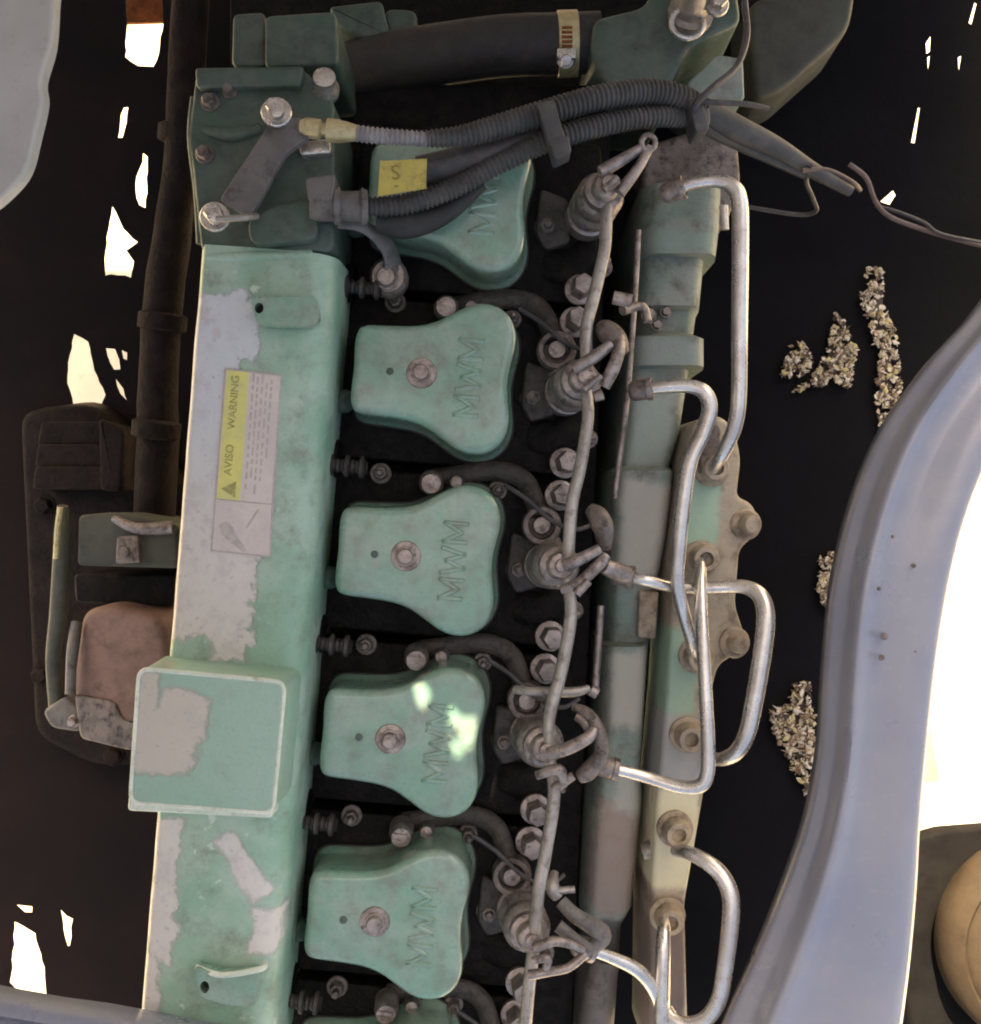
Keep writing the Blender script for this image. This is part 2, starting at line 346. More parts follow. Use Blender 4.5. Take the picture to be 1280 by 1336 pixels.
# raised bonnet sheet, unseen, added to keep the sun off the engine
g = G()
def sunshade_y(x, z): return 0.52+max(0, 0.1-z)*0.36-0.30*max(0, (z-0.1)/1.4)**1.4-0.05*(x/0.95)**2
flecks = []
for px_, py_, r_ in ((550, 908, 0.007), (606, 960, 0.009), (592, 976, 0.006)):     # holes cut so sun flecks land on one cover
    p = W(px_, py_, 0.0); t = 0.5
    for _ in range(60):
        q = p+to_sun*t; t += 0.5*(sunshade_y(q.x, q.z)-q.y)/to_sun.y
    q = p+to_sun*t; flecks.append((q.x, q.z, r_))
def dense(lo, hi, n, c0, c1):
    o = sorted(set([round(lo+(hi-lo)*i/n, 5) for i in range(n+1)]+[round(c0+(c1-c0)*i/70, 5) for i in range(71)])); return o
xs = dense(-0.80, 0.48, 64, min(f[0] for f in flecks)-0.02, max(f[0] for f in flecks)+0.02); zs = dense(-0.46, 1.49, 80, min(f[1] for f in flecks)-0.02, max(f[1] for f in flecks)+0.02)
nx, nz_ = len(xs)-1, len(zs)-1
vv = [Vector((x, sunshade_y(x, z)+dy, z)) for dy in (0, 0.006) for x in xs for z in zs]; ff = []
for i in range(nx):
    for j in range(nz_):
        x, z = (xs[i]+xs[i+1])/2, (zs[j]+zs[j+1])/2
        if x > (0.47 if z < 0.1 else 0.36): continue
        if any(math.hypot(x-a, (z-b)*0.8) < r*(1+0.9*noise.noise((x*90, z*70, 0))) for a, b, r in flecks): continue
        q = (i*(nz_+1)+j, (i+1)*(nz_+1)+j, (i+1)*(nz_+1)+j+1, i*(nz_+1)+j+1); ff.append(q); o_ = (nx+1)*(nz_+1); ff.append(tuple(k+o_ for k in reversed(q)))
g.add(vv, ff)
tag(build(g, 'sunshade', 'sunshade'), 'unseen silver bonnet standing open behind the engine', 'sunshade')

# unseen side wall added left of the frame to block the sky there
g = G(); rows = []
for y in [0.55-1.25*k/12 for k in range(13)]:
    rows.append([Vector((-0.50+0.02*math.sin(y*3)-0.0*z+0.10*max(0, z-0.3), y, z)) for z in [0.10+0.12*k for k in range(9)]])
g.rings(rows, closed=False); g.rings([[v+Vector((-0.01, 0, 0)) for v in r] for r in rows], closed=False)
tag(build(g, 'side_shade', 'sunshade'), 'unseen wall added along the left of the bay to block the sky', 'cab wall')

# shields under the engine bay, with the gaps that show the sunlit ground
tr = lambda *p: list(p)
HL = [tr((166, -20), (213, -20), (212, 30), (208, 70), (200, 88), (180, 86), (163, 74)), tr((160, 140), (167, 139), (161, 179), (153, 178)),
      tr((187, 200), (194, 204), (190, 270), (180, 268), (176, 240)), tr((146, 268), (160, 298), (181, 317), (165, 328), (176, 342), (172, 361), (136, 358), (138, 318)),
      tr((95, 435), (116, 445), (122, 482), (139, 516), (124, 541), (97, 538), (86, 490)), tr((137, 455), (151, 456), (158, 481), (147, 482)), tr((149, 493), (161, 506), (165, 524), (157, 514)), tr((159, 457), (167, 459), (166, 470), (160, 466)),
      tr((20, 1179), (42, 1184), (42, 1192), (33, 1190)), tr((19, 1202), (46, 1217), (57, 1262), (63, 1320), (44, 1320), (13, 1282)), tr((79, 1186), (86, 1196), (95, 1199), (92, 1233), (87, 1234))]
def jag(P):
    o = []
    for i in range(len(P)):
        a, b = Vector(P[i]), Vector(P[(i+1) % len(P)]); k = max(1, int((b-a).length/9))
        for j in range(k): q = a.lerp(b, j/k); o.append((q.x+random.uniform(-1.4, 1.4), q.y+random.uniform(-1.4, 1.4)))
    return o
g = G().plate(tr((-60, -45), (330, -45), (330, 1400), (-60, 1400)), [jag(h) for h in HL], -0.352, -0.35)
tag(build(g, 'splash_shield', 'shield_l', smooth=0), 'brown black splash shield with bright ragged gaps left of the engine', 'shield')
HR = [tr((1208, 57), (1215, 46), (1214, 66), (1209, 70)), tr((1210, 75), (1214, 72), (1211, 96)), tr((1189, 186), (1198, 140), (1201, 140), (1194, 187)), tr((1250, 75), (1255, 72), (1251, 96)), tr((1264, 30), (1272, 2), (1275, 4), (1268, 32)), tr((1149, 263), (1166, 248), (1169, 254), (1161, 267))]
g = G().plate(tr((690, -45), (1292, -45), (1292, 600), (1190, 820), (1160, 1000), (1120, 1390), (690, 1390)), HR, -0.302, -0.30)
tag(build(g, 'splash_shield', 'shield_r', smooth=0), 'black splash shield strewn with dry leaves right of the engine', 'shield')
g = G().prism(fillet(tr((150, -60), (225, -60), (224, 28), (160, 30)), 4), -0.46, -0.455, 1)  # orange strap, partly rust, coloured for the brown glow at the gap
tag(build(g, 'orange_strap', 'rust'), 'rusty orange strap added for the brown glow in the upper left gap', 'strap')

# ---------------------------------------------------------------- the engine
ENG = thing('diesel_engine', 'green six cylinder diesel engine with grimy head and bare steel injector pipes', 'engine', (0, 0, -0.32))
TH = math.atan2(20.3, 238.5)
EU = Vector((math.cos(TH), -math.sin(TH), 0)); EV = Vector((-math.sin(TH), -math.cos(TH), 0))
def C(i): return (550-20.3*i, 487+238.5*i)          # bolt of rocker cover i on the photo; i = -1 is the topmost
def E(i, u, v, z=0.0):                              # a point in the frame of cylinder i, u across, v along, px
    c = W(*C(i)); return c+(EU*u+EV*v)*S+Vector((0, 0, z))
# crankcase and cylinder heads
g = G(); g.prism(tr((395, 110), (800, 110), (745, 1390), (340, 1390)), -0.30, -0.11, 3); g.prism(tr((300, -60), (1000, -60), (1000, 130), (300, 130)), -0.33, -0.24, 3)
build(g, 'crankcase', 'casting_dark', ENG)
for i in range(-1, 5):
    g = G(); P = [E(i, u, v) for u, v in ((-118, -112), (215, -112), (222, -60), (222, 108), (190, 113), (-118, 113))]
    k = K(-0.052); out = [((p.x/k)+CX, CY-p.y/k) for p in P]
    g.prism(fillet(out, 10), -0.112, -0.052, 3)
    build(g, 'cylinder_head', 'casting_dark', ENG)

# rocker covers, one mesh shared
half = [(-87, 0), (-88, 30), (-86, 47), (-77, 55), (-45, 57), (-12, 60), (12, 67), (33, 79), (53, 91), (72, 96), (92, 93), (107, 82), (115, 65), (116, 46), (112, 22), (110, 0)]
full = half+[(u, -v) for u, v in reversed(half[1:-1])]
loop = [Vector((p.x, p.y)) for p in catmull([(u, v, 0) for u, v in full], 5, closed=True)]
def cover_rings(g, prof):
    rg = []
    for d, z in prof: rg.append([E(0, p.x, p.y, z) for p in offset(loop, d)])
    g.rings(rg)
gp = G(); rp = []
for a in range(7):
    t = math.pi/2*a/6; rp.append((-11*(1-math.cos(t))+3, -0.0058+0.0058*math.sin(t)))
prof = [(9, -0.05), (9, -0.046), (5.5, -0.044)]+[(4.5, -0.035), (3.6, -0.018)]+rp
cover_rings(gp, prof)
cov = build(gp, 'rocker_cover', 'cover_green', ENG, smooth=50, origin=E(0, 0, 0, -0.05))
gg = G(); cover_rings(gg, [(11, -0.053), (12, -0.051), (11, -0.049)]); build(gg, 'gasket', 'rubber', cov)
gb = G(); gb.lathe(E(0, 0, 0, 0), (0, 0, 1), [(20*S, 0.0), (19*S, 0.0012), (13*S, 0.0015)], 24); gb.hexbolt(E(0, 0, 0, 0.0012), 10.5*S, 0.007, washer=1.25, seg=12)
build(gb, 'cover_bolt', 'bolt', cov)
gl = G()
def bar(p, q, hw=3.0, h=0.0013):
    p, q = Vector(p), Vector(q); d = (q-p).normalized(); nn = Vector((-d.y, d.x)); rg = []
    for w_, z in ((hw, -0.001), (hw, h*0.4), (hw*0.5, h)):
        e = w_ if z < h else w_*0.9
        rg.append([E(0, c.x, c.y, z) for c in (p-d*e-nn*w_, q+d*e-nn*w_, q+d*e+nn*w_, p-d*e+nn*w_)])
    gl.rings(rg)
GM = [((0, 0), (0, 1)), ((0, 1), (.5, .2)), ((.5, .2), (1, 1)), ((1, 1), (1, 0))]; GW = [((0, 1), (.22, 0)), ((.22, 0), (.5, .8)), ((.5, .8), (.78, 0)), ((.78, 0), (1, 1))]
for st_, wd_, gl_ in ((0, 24, GM), (33, 32, GW), (74, 24, GM)):     # reads up the engine, letter tops towards the manifold
    for p, q in gl_: bar((76-p[1]*28, 50-st_-p[0]*wd_), (76-q[1]*28, 50-st_-q[0]*wd_))
build(gl, 'lettering', 'cover_green', cov, smooth=0)
gd = G(); gd.lathe(E(0, -41, 1, 0.0), (0, 0, 1), [(5*S, -0.001), (5*S, 0.0008), (2.5*S, 0.0012)], 10); build(gd, 'cast_mark', 'dark_green', cov)
for i in (-1, 1, 2, 3, 4): copy_part(cov, ENG, E(i, 0, 0)-E(0, 0, 0))

# intake manifold: long box with a rounded right shoulder
ys = [318, 330, 345, 420, 520, 620, 720, 820, 920, 1020, 1120, 1220, 1320, 1390]
def lx(y): return 262+(y-330)*(182-262)/(1336-330)
rg = []
for y in [318+(1390-318)*k/60 for k in range(61)]:
    a = W(lx(y), y, 0.03); wv = 200*K(0.03)
    w1 = [(0.0, -0.09), (-0.004, -0.01), (-0.002, 0.02)]
    for k in range(6):
        t = math.pi/2*k/5; w1.append((0.005-0.005*math.cos(t), 0.025+0.005*math.sin(t)))
    w1 += [(0.03, 0.0303), (0.06, 0.0303)]
    w1 += [(wv*0.67+0.022*math.sin(math.pi/2*k/7), 0.008+0.022*math.cos(math.pi/2*k/7)) for k in range(8)]
    w1 += [(wv*0.67+0.0235, -0.02), (wv*0.67+0.020, -0.09)]
    wob = 0.0008*noise.noise((y*0.012, 3, 0))
    rg.append([Vector((a.x+p[0]+wob, a.y-p[0]*math.tan(TH)*0.9, p[1]+0.0008*noise.noise((y*0.02, p[0]*40, 1)))) for p in w1])
g = G().rings(rg)
MAN = build(g, 'intake_manifold', 'manifold', ENG, smooth=45, label='long pale green intake manifold worn to pinkish primer')
# ports from the manifold into each head
for i in range(-1, 5):
    g = G(); c = E(i, -125, 118, -0.035)
    g.sweep([c+EU*(-40*S), c+EU*(18*S)], 26*S, 16); build(g, 'intake_port', 'casting_dark', ENG)
    g = G(); c = E(i, -113, 128, -0.018)
    pts = [c+EU*(k*2.2*S) for k in range(23)]; rad = [(9.5 if k % 3 else 7.5)*S for k in range(23)]
    for k in (0, 1, 9, 10, 11, 18, 19, 20): rad[k] = 15*S
    g.sweep(pts, rad, 14); build(g, 'port_stud', 'ridge', ENG)
    # casting bolts on the manifold's right flank
    g = G(); c = E(i, -108, 40, -0.03); g.lathe(c, EU+Vector((0, 0, 0.8)), [(16*S, -0.004), (16*S, 0.004), (12*S, 0.008), (4*S, 0.0085)], 14)
    build(g, 'flank_boss', 'dark_green', MAN)
# sticker on the manifold
def quad(p, z, g=None, th=0.0003):
    g = g or G(); return g.prism(p, z, z+th, 0)
ST = quad(tr((293, 480), (368, 489), (353, 727), (275, 719)), 0.0306); st = build(ST, 'warning_sticker', 'grey_ink', MAN, 0, 'weathered yellow and white warning sticker')
build(quad(tr((295, 482), (366, 491), (354, 657), (282, 650)), 0.0309), 'text_panel', 'sticker', st, 0)
build(quad(tr((296, 483), (325, 486), (313, 653), (283, 650)), 0.0312), 'yellow_header', 'sticker_yellow', st, 0)
build(quad(tr((282, 652), (354, 659), (350.5, 725), (277, 717)), 0.0309), 'picture_panel', 'sticker', st, 0)
ex = Vector((20.3, 238.5, 0)).normalized(); ey = Vector((-ex.y, ex.x, 0))
def sl(a, b, z): return W(a, b, z)
g = G(); text_geo(g, 'AVISO', 14*S, sl(299, 600, 0.0317), ex, ey, 0.0003); text_geo(g, 'WARNING', 14*S, sl(305, 525, 0.0317), ex, ey, 0.0003); build(g, 'header_text', 'ink', st, 0)
g = G(); a = sl(298, 638, 0.0317)
tri = [a+ex*(-10*S)+ey*(-9*S), a+ex*(10*S)+ey*(-9*S), a+ey*(9*S)]; b = [x+Vector((0, 0, 0.0002)) for x in tri]; g.rings([tri, b])
build(g, 'warning_triangle', 'ink', st, 0)
g = G()
for k, (off, a0, a1) in enumerate([(8, 486, 640), (14, 492, 625), (20, 488, 640), (26, 500, 630), (32, 495, 600)]):
    y = a0
    while y < a1:
        l = random.uniform(5, 14); x = 322+off-(y-486)*0.073
        quad(tr((x, y), (x+2.6, y), (x+2.6-l*0.08, y+l), (x-l*0.08, y+l)), 0.0312, g, 0.0001); y += l+random.uniform(2.5, 6)
build(g, 'small_print', 'grey_ink', st, 0)
g = G(); g.prism(fillet(tr((286, 684), (294, 680), (303, 686), (308, 698), (318, 712), (322, 719), (316, 720), (304, 710), (296, 704), (288, 696)), 3), 0.0312, 0.0314, 0)
quad(tr((336, 664), (339, 665), (322, 690), (320, 688)), 0.0312, g, 0.0002)
build(g, 'pictogram', 'grey_ink', st, 0)
# filler box on the manifold
box = fillet(tr((181, 871), (373, 889), (357, 1062), (169, 1048)), 16, 6)
g = G(); g.prism(box, 0.025, 0.072, 5, 4); BX = build(g, 'filler_box', 'box', ENG, smooth=50, label='square pale green box with bright worn rim')
lip = offset([Vector(p) for p in box], 0); rimp = [W(p.x, p.y, 0.0708) for p in offset(lip, -1.2)]
def ring_tube(g, pts, r, seg=8):
    n = len(pts); rg = []
    for i in range(n):
        t = (pts[(i+1) % n]-pts[i-1]).normalized(); u = Vector((0, 0, 1)).cross(t).normalized()
        rg.append([pts[i]+u*math.cos(a)*r+Vector((0, 0, 1))*math.sin(a)*r for a in (2*math.pi*k/seg for k in range(seg))])
    rg.append(rg[0]); g.rings(rg, cap0=False, cap1=False); return g
reg('rim', worn('worn_rim', srgb(222, 226, 214), srgb(204, 214, 200), srgb(160, 160, 140), 0.34, 0.4, scale=60, bump=0.0002))
build(ring_tube(G(), rimp, 2.9*S), 'worn_rim', 'rim', BX)
base = fillet(tr((168, 1036), (356, 1052), (355, 1068), (166, 1058)), 6)
g = G(); g.prism(base, 0.03, 0.048, 3, 1); build(g, 'hinge_flange', 'rim', BX)
# lifting loops on the manifold
def loop_lug(pts, z, name_l):
    g = G(); g.plate(pts[0], [pts[1]], z-0.010, z); o = build(g, 'lifting_lug', 'cover_green', MAN, 30)
    gh = G(); cx = sum(p[0] for p in pts[1])/len(pts[1]); cy = sum(p[1] for p in pts[1])/len(pts[1])
    gh.prism([(cx+(p[0]-cx)*1.0, cy+(p[1]-cy)*1.0) for p in pts[1]], z-0.0095, z-0.008, 0); build(gh, 'lug_hole_shade', 'hole', o)  # dark disc painted for the shade inside the hole
    return o
ell = lambda cx, cy, a, b, n=14: [(cx+a*math.cos(2*math.pi*k/n), cy+b*math.sin(2*math.pi*k/n)) for k in range(n)]
loop_lug([fillet(tr((326, 390), (412, 386), (417, 418), (404, 426), (336, 424)), 7), ell(338, 402, 6, 7)], 0.043, 'a')
loop_lug([fillet(tr((252, 1262), (290, 1272), (338, 1266), (334, 1312), (300, 1312), (262, 1302)), 7), ell(267, 1288, 6, 8)], 0.043, 'b')
g = G(); g.tube([(256, 1262, 0.038), (290, 1272, 0.043), (340, 1264, 0.043), (346, 1256, 0.036)], 4, seg=8); build(g, 'lug_lip', 'rim', MAN)
g = G(); g.tube([(272, 337, 0.026), (330, 335, 0.028), (408, 333, 0.026)], 8, seg=10); build(g, 'end_bead', 'manifold', MAN)

# thermostat end of the manifold
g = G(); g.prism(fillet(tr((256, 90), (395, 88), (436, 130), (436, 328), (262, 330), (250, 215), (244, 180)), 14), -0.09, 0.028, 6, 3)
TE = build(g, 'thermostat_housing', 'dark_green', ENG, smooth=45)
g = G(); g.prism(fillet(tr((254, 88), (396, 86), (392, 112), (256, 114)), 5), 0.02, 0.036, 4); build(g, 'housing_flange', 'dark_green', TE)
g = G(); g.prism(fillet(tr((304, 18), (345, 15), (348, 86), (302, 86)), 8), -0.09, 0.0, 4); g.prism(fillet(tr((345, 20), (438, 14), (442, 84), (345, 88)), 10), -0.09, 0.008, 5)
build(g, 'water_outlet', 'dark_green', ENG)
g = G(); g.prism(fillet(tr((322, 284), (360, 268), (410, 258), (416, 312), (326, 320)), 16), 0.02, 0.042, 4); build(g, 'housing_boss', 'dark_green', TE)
g = G(); g.prism(fillet(tr((285, 262), (352, 160), (395, 150), (405, 178), (372, 200), (326, 284)), 10), 0.047, 0.053, 2); br = build(g, 'bracket_strap', 'grey_plate', ENG)
for (x, y, r, z) in ((361, 148, 19, 0.053), (281, 284, 19, 0.046)):
    g = G(); g.hexbolt(W(x, y, z), 12*S, 0.012, (0.1, 0.1, 1), 1.55, 6, 0.4); g.lathe(W(x, y, z+0.01), (0.1, 0.1, 1), [(9*S, 0), (9*S, 0.005), (3*S, 0.006)], 12); build(g, 'strap_bolt', 'chrome', br)
g = G(); g.lathe(W(425, 122, 0.02), (0.1, 0.25, 1), [(17*S, 0), (18*S, 0.006), (14*S, 0.010), (14*S, 0.018), (6*S, 0.020)], 16); build(g, 'sensor_plug', 'chrome', TE)
g = G(); g.tube([(282, 286, 0.062), (318, 284, 0.060), (335, 282, 0.05)], 4.5, seg=8); build(g, 'oil_line', 'leak', br)
# brass fitting and hose coupling
g = G(); p0, p1 = W(392, 166, 0.05), W(468, 174, 0.05); ax = p1-p0; L = ax.length
g.lathe(p0, ax, [(9*S, 0), (12*S, L*0.1), (12*S, L*0.34), (8*S, L*0.38), (8*S, L*0.44), (14*S, L*0.46), (14*S, L*0.62), (12*S, L*0.8), (9*S, L)], 14); build(g, 'brass_fitting', 'brass', ENG)
for x, y, r_ in ((275, 134, 9), (268, 202, 9), (300, 120, 7)):
    g = G(); g.hexbolt(W(x, y, 0.028), r_*S, 0.008, seg=6); build(g, 'housing_bolt', 'casting', TE)
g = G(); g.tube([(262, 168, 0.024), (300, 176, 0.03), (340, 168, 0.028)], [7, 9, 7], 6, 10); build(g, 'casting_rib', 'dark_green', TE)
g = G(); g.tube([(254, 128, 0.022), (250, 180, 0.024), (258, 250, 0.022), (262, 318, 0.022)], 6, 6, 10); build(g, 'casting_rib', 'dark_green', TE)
g = G(); g.prism(fillet(tr((388, 185), (430, 180), (432, 200), (392, 202)), 5), 0.02, 0.038, 3); build(g, 'fitting_foot', 'chrome', TE)
g = G(); p0, p1 = W(404, 268, 0.045), W(480, 270, 0.04); ax = p1-p0; L = ax.length
g.lathe(p0, ax, [(16*S, 0), (19*S, L*0.1), (19*S, L*0.4), (23*S, L*0.42), (23*S, L*0.52), (18*S, L*0.55), (19*S, L*0.85), (23*S, L*0.9), (20*S, L)], 18); cp = build(g, 'hose_coupling', 'grey_plate', ENG)
g = G(); g.prism(fillet(tr((398, 232), (438, 226), (434, 262), (402, 262)), 6), 0.03, 0.055, 3); build(g, 'coupling_tab', 'grey_plate', cp)
g = G(); g.tube([(440, 290, 0.03), (475, 296, 0.02), (505, 322, 0.0), (512, 352, -0.015)], [8, 9, 14, 22], seg=12, flat=0.4); arm = build(g, 'coupling_arm', 'grey_plate', ENG)
g = G(); g.lathe(W(509, 366, -0.03), (0, 0, 1), [(26*S, 0), (26*S, 0.012), (21*S, 0.016)], 20); g.hexbolt(W(505, 364, -0.014), 13*S, 0.010, washer=1.2, seg=12); build(g, 'arm_bolt', 'bolt', arm)

# ridge, clamp ring and bolts repeated at each cylinder
for i in range(-1, 4):
    g = G()
    pts = [E(i, a, b, z) for a, b, z in ((20, 134, -0.050), (55, 126, -0.048), (92, 117, -0.047), (128, 117, -0.046), (150, 128, -0.044), (162, 148, -0.040), (172, 172, -0.036))]
    g.sweep(catmull(pts, 6), 14*S, 12, flat=0.55); RD = build(g, 'head_ridge', 'ridge', ENG)
    g = G(); c = E(i, 176, 185, -0.040)
    g.lathe(c, (0, 0, 1), [(27*S, 0), (27*S, 0.008), (25*S, 0.011), (19*S, 0.011), (17.5*S, 0.009), (17.5*S, 0.0015), (5*S, 0.001)], 28); cl = build(g, 'clamp_ring', 'casting', ENG)
    g = G(); g.lathe(c+Vector((0, 0, 0.001)), (0, 0, 1), [(12.5*S, 0), (12.5*S, 0.009), (11*S, 0.0105), (3*S, 0.0108)], 18); build(g, 'socket_bolt', 'steel', cl)
    g = G(); g.sweep(catmull([E(i, 184, 208, -0.036), E(i, 194, 226, -0.036), E(i, 204, 244, -0.04)], 4), 20*S, 12, flat=0.6); build(g, 'clamp_foot', 'casting', cl)
    g = G(); c = E(i, -2+22, 138, -0.045); g.lathe(c, (0.05, -0.1, 1), [(17*S, 0), (17*S, 0.012), (14.5*S, 0.019), (13*S, 0.021), (3*S, 0.0215)], 18); g.add(*(lambda q: ([q+EU*(-10*S)+EV*(-2.5*S), q+EU*(10*S)+EV*(-1*S), q+EU*(10*S)+EV*(3.5*S), q+EU*(-10*S)+EV*(2.5*S)], [(0, 1, 2, 3)]))(c+Vector((0, 0, 0.0228))))
    build(g, 'head_bolt', 'bolt', ENG)
    g = G(); g.lathe(E(i, 55, 136, -0.045), (0, 0, 1), [(11*S, 0), (11*S, 0.008), (8*S, 0.013), (2*S, 0.014)], 12); build(g, 'small_bolt', 'steel', ENG)
    for (u, v) in ((201, 97), (198, 142)):
        g = G(); c = E(i, u, v, -0.045)
        g.lathe(c, (0.08, 0.02, 1), [(21*S, 0), (21*S, 0.004), (16*S, 0.005)], 18); g.lathe(c, (0.08, 0.02, 1), [(15.5*S, 0.004), (15.5*S, 0.022), (13.5*S, 0.025), (3*S, 0.0255)], 6, 0.3*i)
        build(g, 'head_bolt', 'steel', ENG)
    g = G(); g.sweep(catmull([E(i, 150, 60, -0.055), E(i, 190, 62, -0.048), E(i, 214, 40, -0.05)], 4), 24*S, 12, flat=0.35); build(g, 'exhaust_boss', 'casting_dark', ENG)

    for (u, v, r_, h_) in ((-52, 132, 10, 0.010), (112, 142, 9, 0.012), (150, 10, 12, 0.008), (232, 60, 9, 0.016)):
        g = G(); g.hexbolt(E(i, u, v, -0.053), r_*S, h_, (0.04, 0, 1), 1.5, 6, 0.7*i); g.lathe(E(i, u, v, -0.053), (0.04, 0, 1), [(r_*0.5*S, h_), (r_*0.5*S, h_*1.7), (r_*0.3*S, h_*1.8)], 10); build(g, 'stud_nut', 'casting', ENG)
    g = G(); g.prism(fillet([(lambda p: ((p.x/K(-0.048))+CX, CY-p.y/K(-0.048)))(E(i, u, v)) for u, v in ((136, -42), (176, -30), (184, 30), (150, 44), (134, 20))], 8), -0.06, -0.046, 4, 2); build(g, 'head_pad', 'ridge', ENG)
    g = G(); g.sweep(catmull([E(i, 120, 134, -0.03), E(i, 150, 150, -0.028), E(i, 190, 178, -0.024), E(i, 222, 186, -0.02), E(i, 246, 176, -0.03)], 6), 3.2*S, 8); build(g, 'drain_wire', 'wire', ENG)
# injectors
tops = [(793, 240), (762, 492), (733, 738), (712, 978), (694, 1226)]
for i, (tx, ty) in enumerate(tops):
    t = W(tx, ty, 0.024); b = W(*((tx-CX)*0.906+CX-14, (ty-CY)*0.906+CY+6), -0.05); ax = t-b; L = ax.length
    g = G(); r0 = 30*S
    pr = [(r0*1.05, 0), (r0*1.05, L*0.18), (r0*0.92, L*0.2), (r0*0.92, L*0.3), (r0*1.06, L*0.32), (r0*1.06, L*0.44), (r0*0.95, L*0.47), (r0*0.95, L*0.54), (r0*1.04, L*0.57), (r0*1.04, L*0.68), (r0*0.9, L*0.72), (r0*0.82, L*0.74), (r0*0.82, L*0.84), (r0*0.62, L*0.86)]
    g.lathe(b, ax, pr, 28); inj = build(g, 'injector', 'steel', ENG)
    g = G(); g.lathe(b, ax, [(r0*0.6, L*0.84), (r0*0.6, L*0.95), (r0*0.5, L*0.98), (r0*0.3, L*0.985), (r0*0.28, L*1.06), (r0*0.1, L*1.07)], 12); build(g, 'injector_nut', 'bolt', inj)
def T(name, P, r, mat='steel', sub=6, seg=10, parent=None, flat=None): g = G(); g.tube(P, r, sub, seg, flat=flat); return build(g, name, mat, parent or ENG)
# banjo clips and connector bulbs of each injector
T('banjo_clip', [(783, 225, 0.026), (812, 208, 0.026), (838, 192, 0.024)], [9, 8, 6]); T('banjo_clip', [(808, 252, 0.026), (832, 220, 0.026), (848, 192, 0.024)], [8, 7, 6]); T('banjo_clip', [(788, 248, 0.032), (806, 232, 0.032)], 5)
g = G(); ring_tube(g, [W(846+9*math.cos(a), 186+10*math.sin(a), 0.026) for a in (2*math.pi*k/16 for k in range(16))], 3.5*S); build(g, 'clip_eye', 'steel', ENG)
T('banjo_clip', [(748, 482, 0.028), (775, 466, 0.03), (797, 449, 0.028)], [9, 8, 7]); T('banjo_clip', [(788, 505, 0.028), (800, 480, 0.03), (808, 456, 0.028), (808, 440, 0.022)], [8, 9, 8, 7]); T('banjo_clip', [(762, 508, 0.034), (784, 490, 0.034)], 4.5)
T('connector_bulb', [(783, 426, 0.012), (792, 432, 0.016), (804, 444, 0.018), (811, 460, 0.014)], [9, 15, 15, 11], 'casting'); T('connector_bulb', [(775, 518, 0.03), (786, 514, 0.03)], [7, 8], 'bolt')
T('banjo_clip', [(738, 738, 0.03), (760, 728, 0.032), (782, 716, 0.03)], [9, 8, 7]); T('banjo_clip', [(732, 770, 0.028), (758, 758, 0.031), (778, 740, 0.03), (790, 726, 0.026)], [6, 7, 8, 9]); T('banjo_clip', [(752, 775, 0.034), (768, 758, 0.034)], 6)
T('connector_bulb', [(770, 664, 0.012), (780, 674, 0.016), (787, 690, 0.018), (790, 716, 0.014)], [9, 14, 14, 8], 'casting'); T('pipe_elbow', [(788, 738, 0.024), (800, 744, 0.02), (816, 750, 0.012)], [10, 12, 13], 'steel')
T('banjo_clip', [(715, 984, 0.032), (742, 976, 0.034), (768, 962, 0.032), (776, 950, 0.03)], [9, 9, 8, 5]); T('banjo_clip', [(700, 1012, 0.028), (728, 1004, 0.031), (736, 1022, 0.028)], [6, 8, 6]); T('banjo_clip', [(722, 1030, 0.026), (748, 1012, 0.028)], [7, 6])
T('connector_bulb', [(748, 922, 0.016), (768, 932, 0.022), (782, 956, 0.024), (784, 984, 0.024), (768, 1006, 0.022), (756, 1014, 0.02)], [5, 8, 9, 10, 12, 9], 'casting'); T('connector_bulb', [(752, 934, 0.018), (764, 942, 0.02), (771, 958, 0.02)], [6, 8, 6], 'steel')
T('banjo_clip', [(697, 1238, 0.034), (722, 1228, 0.036), (744, 1232, 0.034), (760, 1240, 0.03)], [7, 7, 6, 6]); T('banjo_clip', [(690, 1272, 0.032), (716, 1268, 0.034), (742, 1262, 0.034), (764, 1244, 0.03)], [7, 6, 6, 6]); T('banjo_clip', [(694, 1254, 0.036), (714, 1250, 0.036), (712, 1266, 0.034)], [5, 6, 5])
T('connector_bulb', [(728, 1208, 0.02), (746, 1222, 0.022), (768, 1238, 0.02)], [9, 8, 8], 'grey_plate'); T('connector_bulb', [(732, 1176, 0.01), (750, 1194, 0.014), (776, 1210, 0.012), (786, 1222, 0.008), (768, 1240, 0.01)], [9, 10, 12, 12, 9], 'grey_plate')
T('connector_bulb', [(724, 1138, 0.0), (720, 1156, 0.008), (728, 1170, 0.008)], [5, 10, 8], 'leak'); T('connector_bulb', [(728, 1162, 0.01), (750, 1160, 0.01)], [5, 5], 'leak')
# leak-off pipes from injector to injector
T('leak_off_pipe', [(792, 262, 0.008), (791, 290, 0.014), (788, 330, 0.016), (774, 390, 0.018), (765, 430, 0.02), (766, 484, 0.022)], 8.2, 'leak')
T('leak_off_pipe', [(764, 508, 0.012), (767, 545, 0.016), (757, 610, 0.018), (746, 660, 0.02), (741, 732, 0.022)], 8.2, 'leak')
T('leak_off_pipe', [(738, 752, 0.012), (745, 800, 0.016), (733, 872, 0.018), (720, 920, 0.02), (716, 946, 0.021), (716, 972, 0.022)], [8, 8.5, 8.5, 8.5, 7.5, 6.5], 'leak')
T('leak_off_pipe', [(716, 990, 0.01), (723, 1036, 0.016), (712, 1112, 0.018), (703, 1160, 0.02), (698, 1216, 0.021)], 8.5, 'leak')
T('leak_off_pipe', [(696, 1240, 0.012), (691, 1280, 0.014), (688, 1310, 0.015), (683, 1370, 0.016)], 8.5, 'leak')
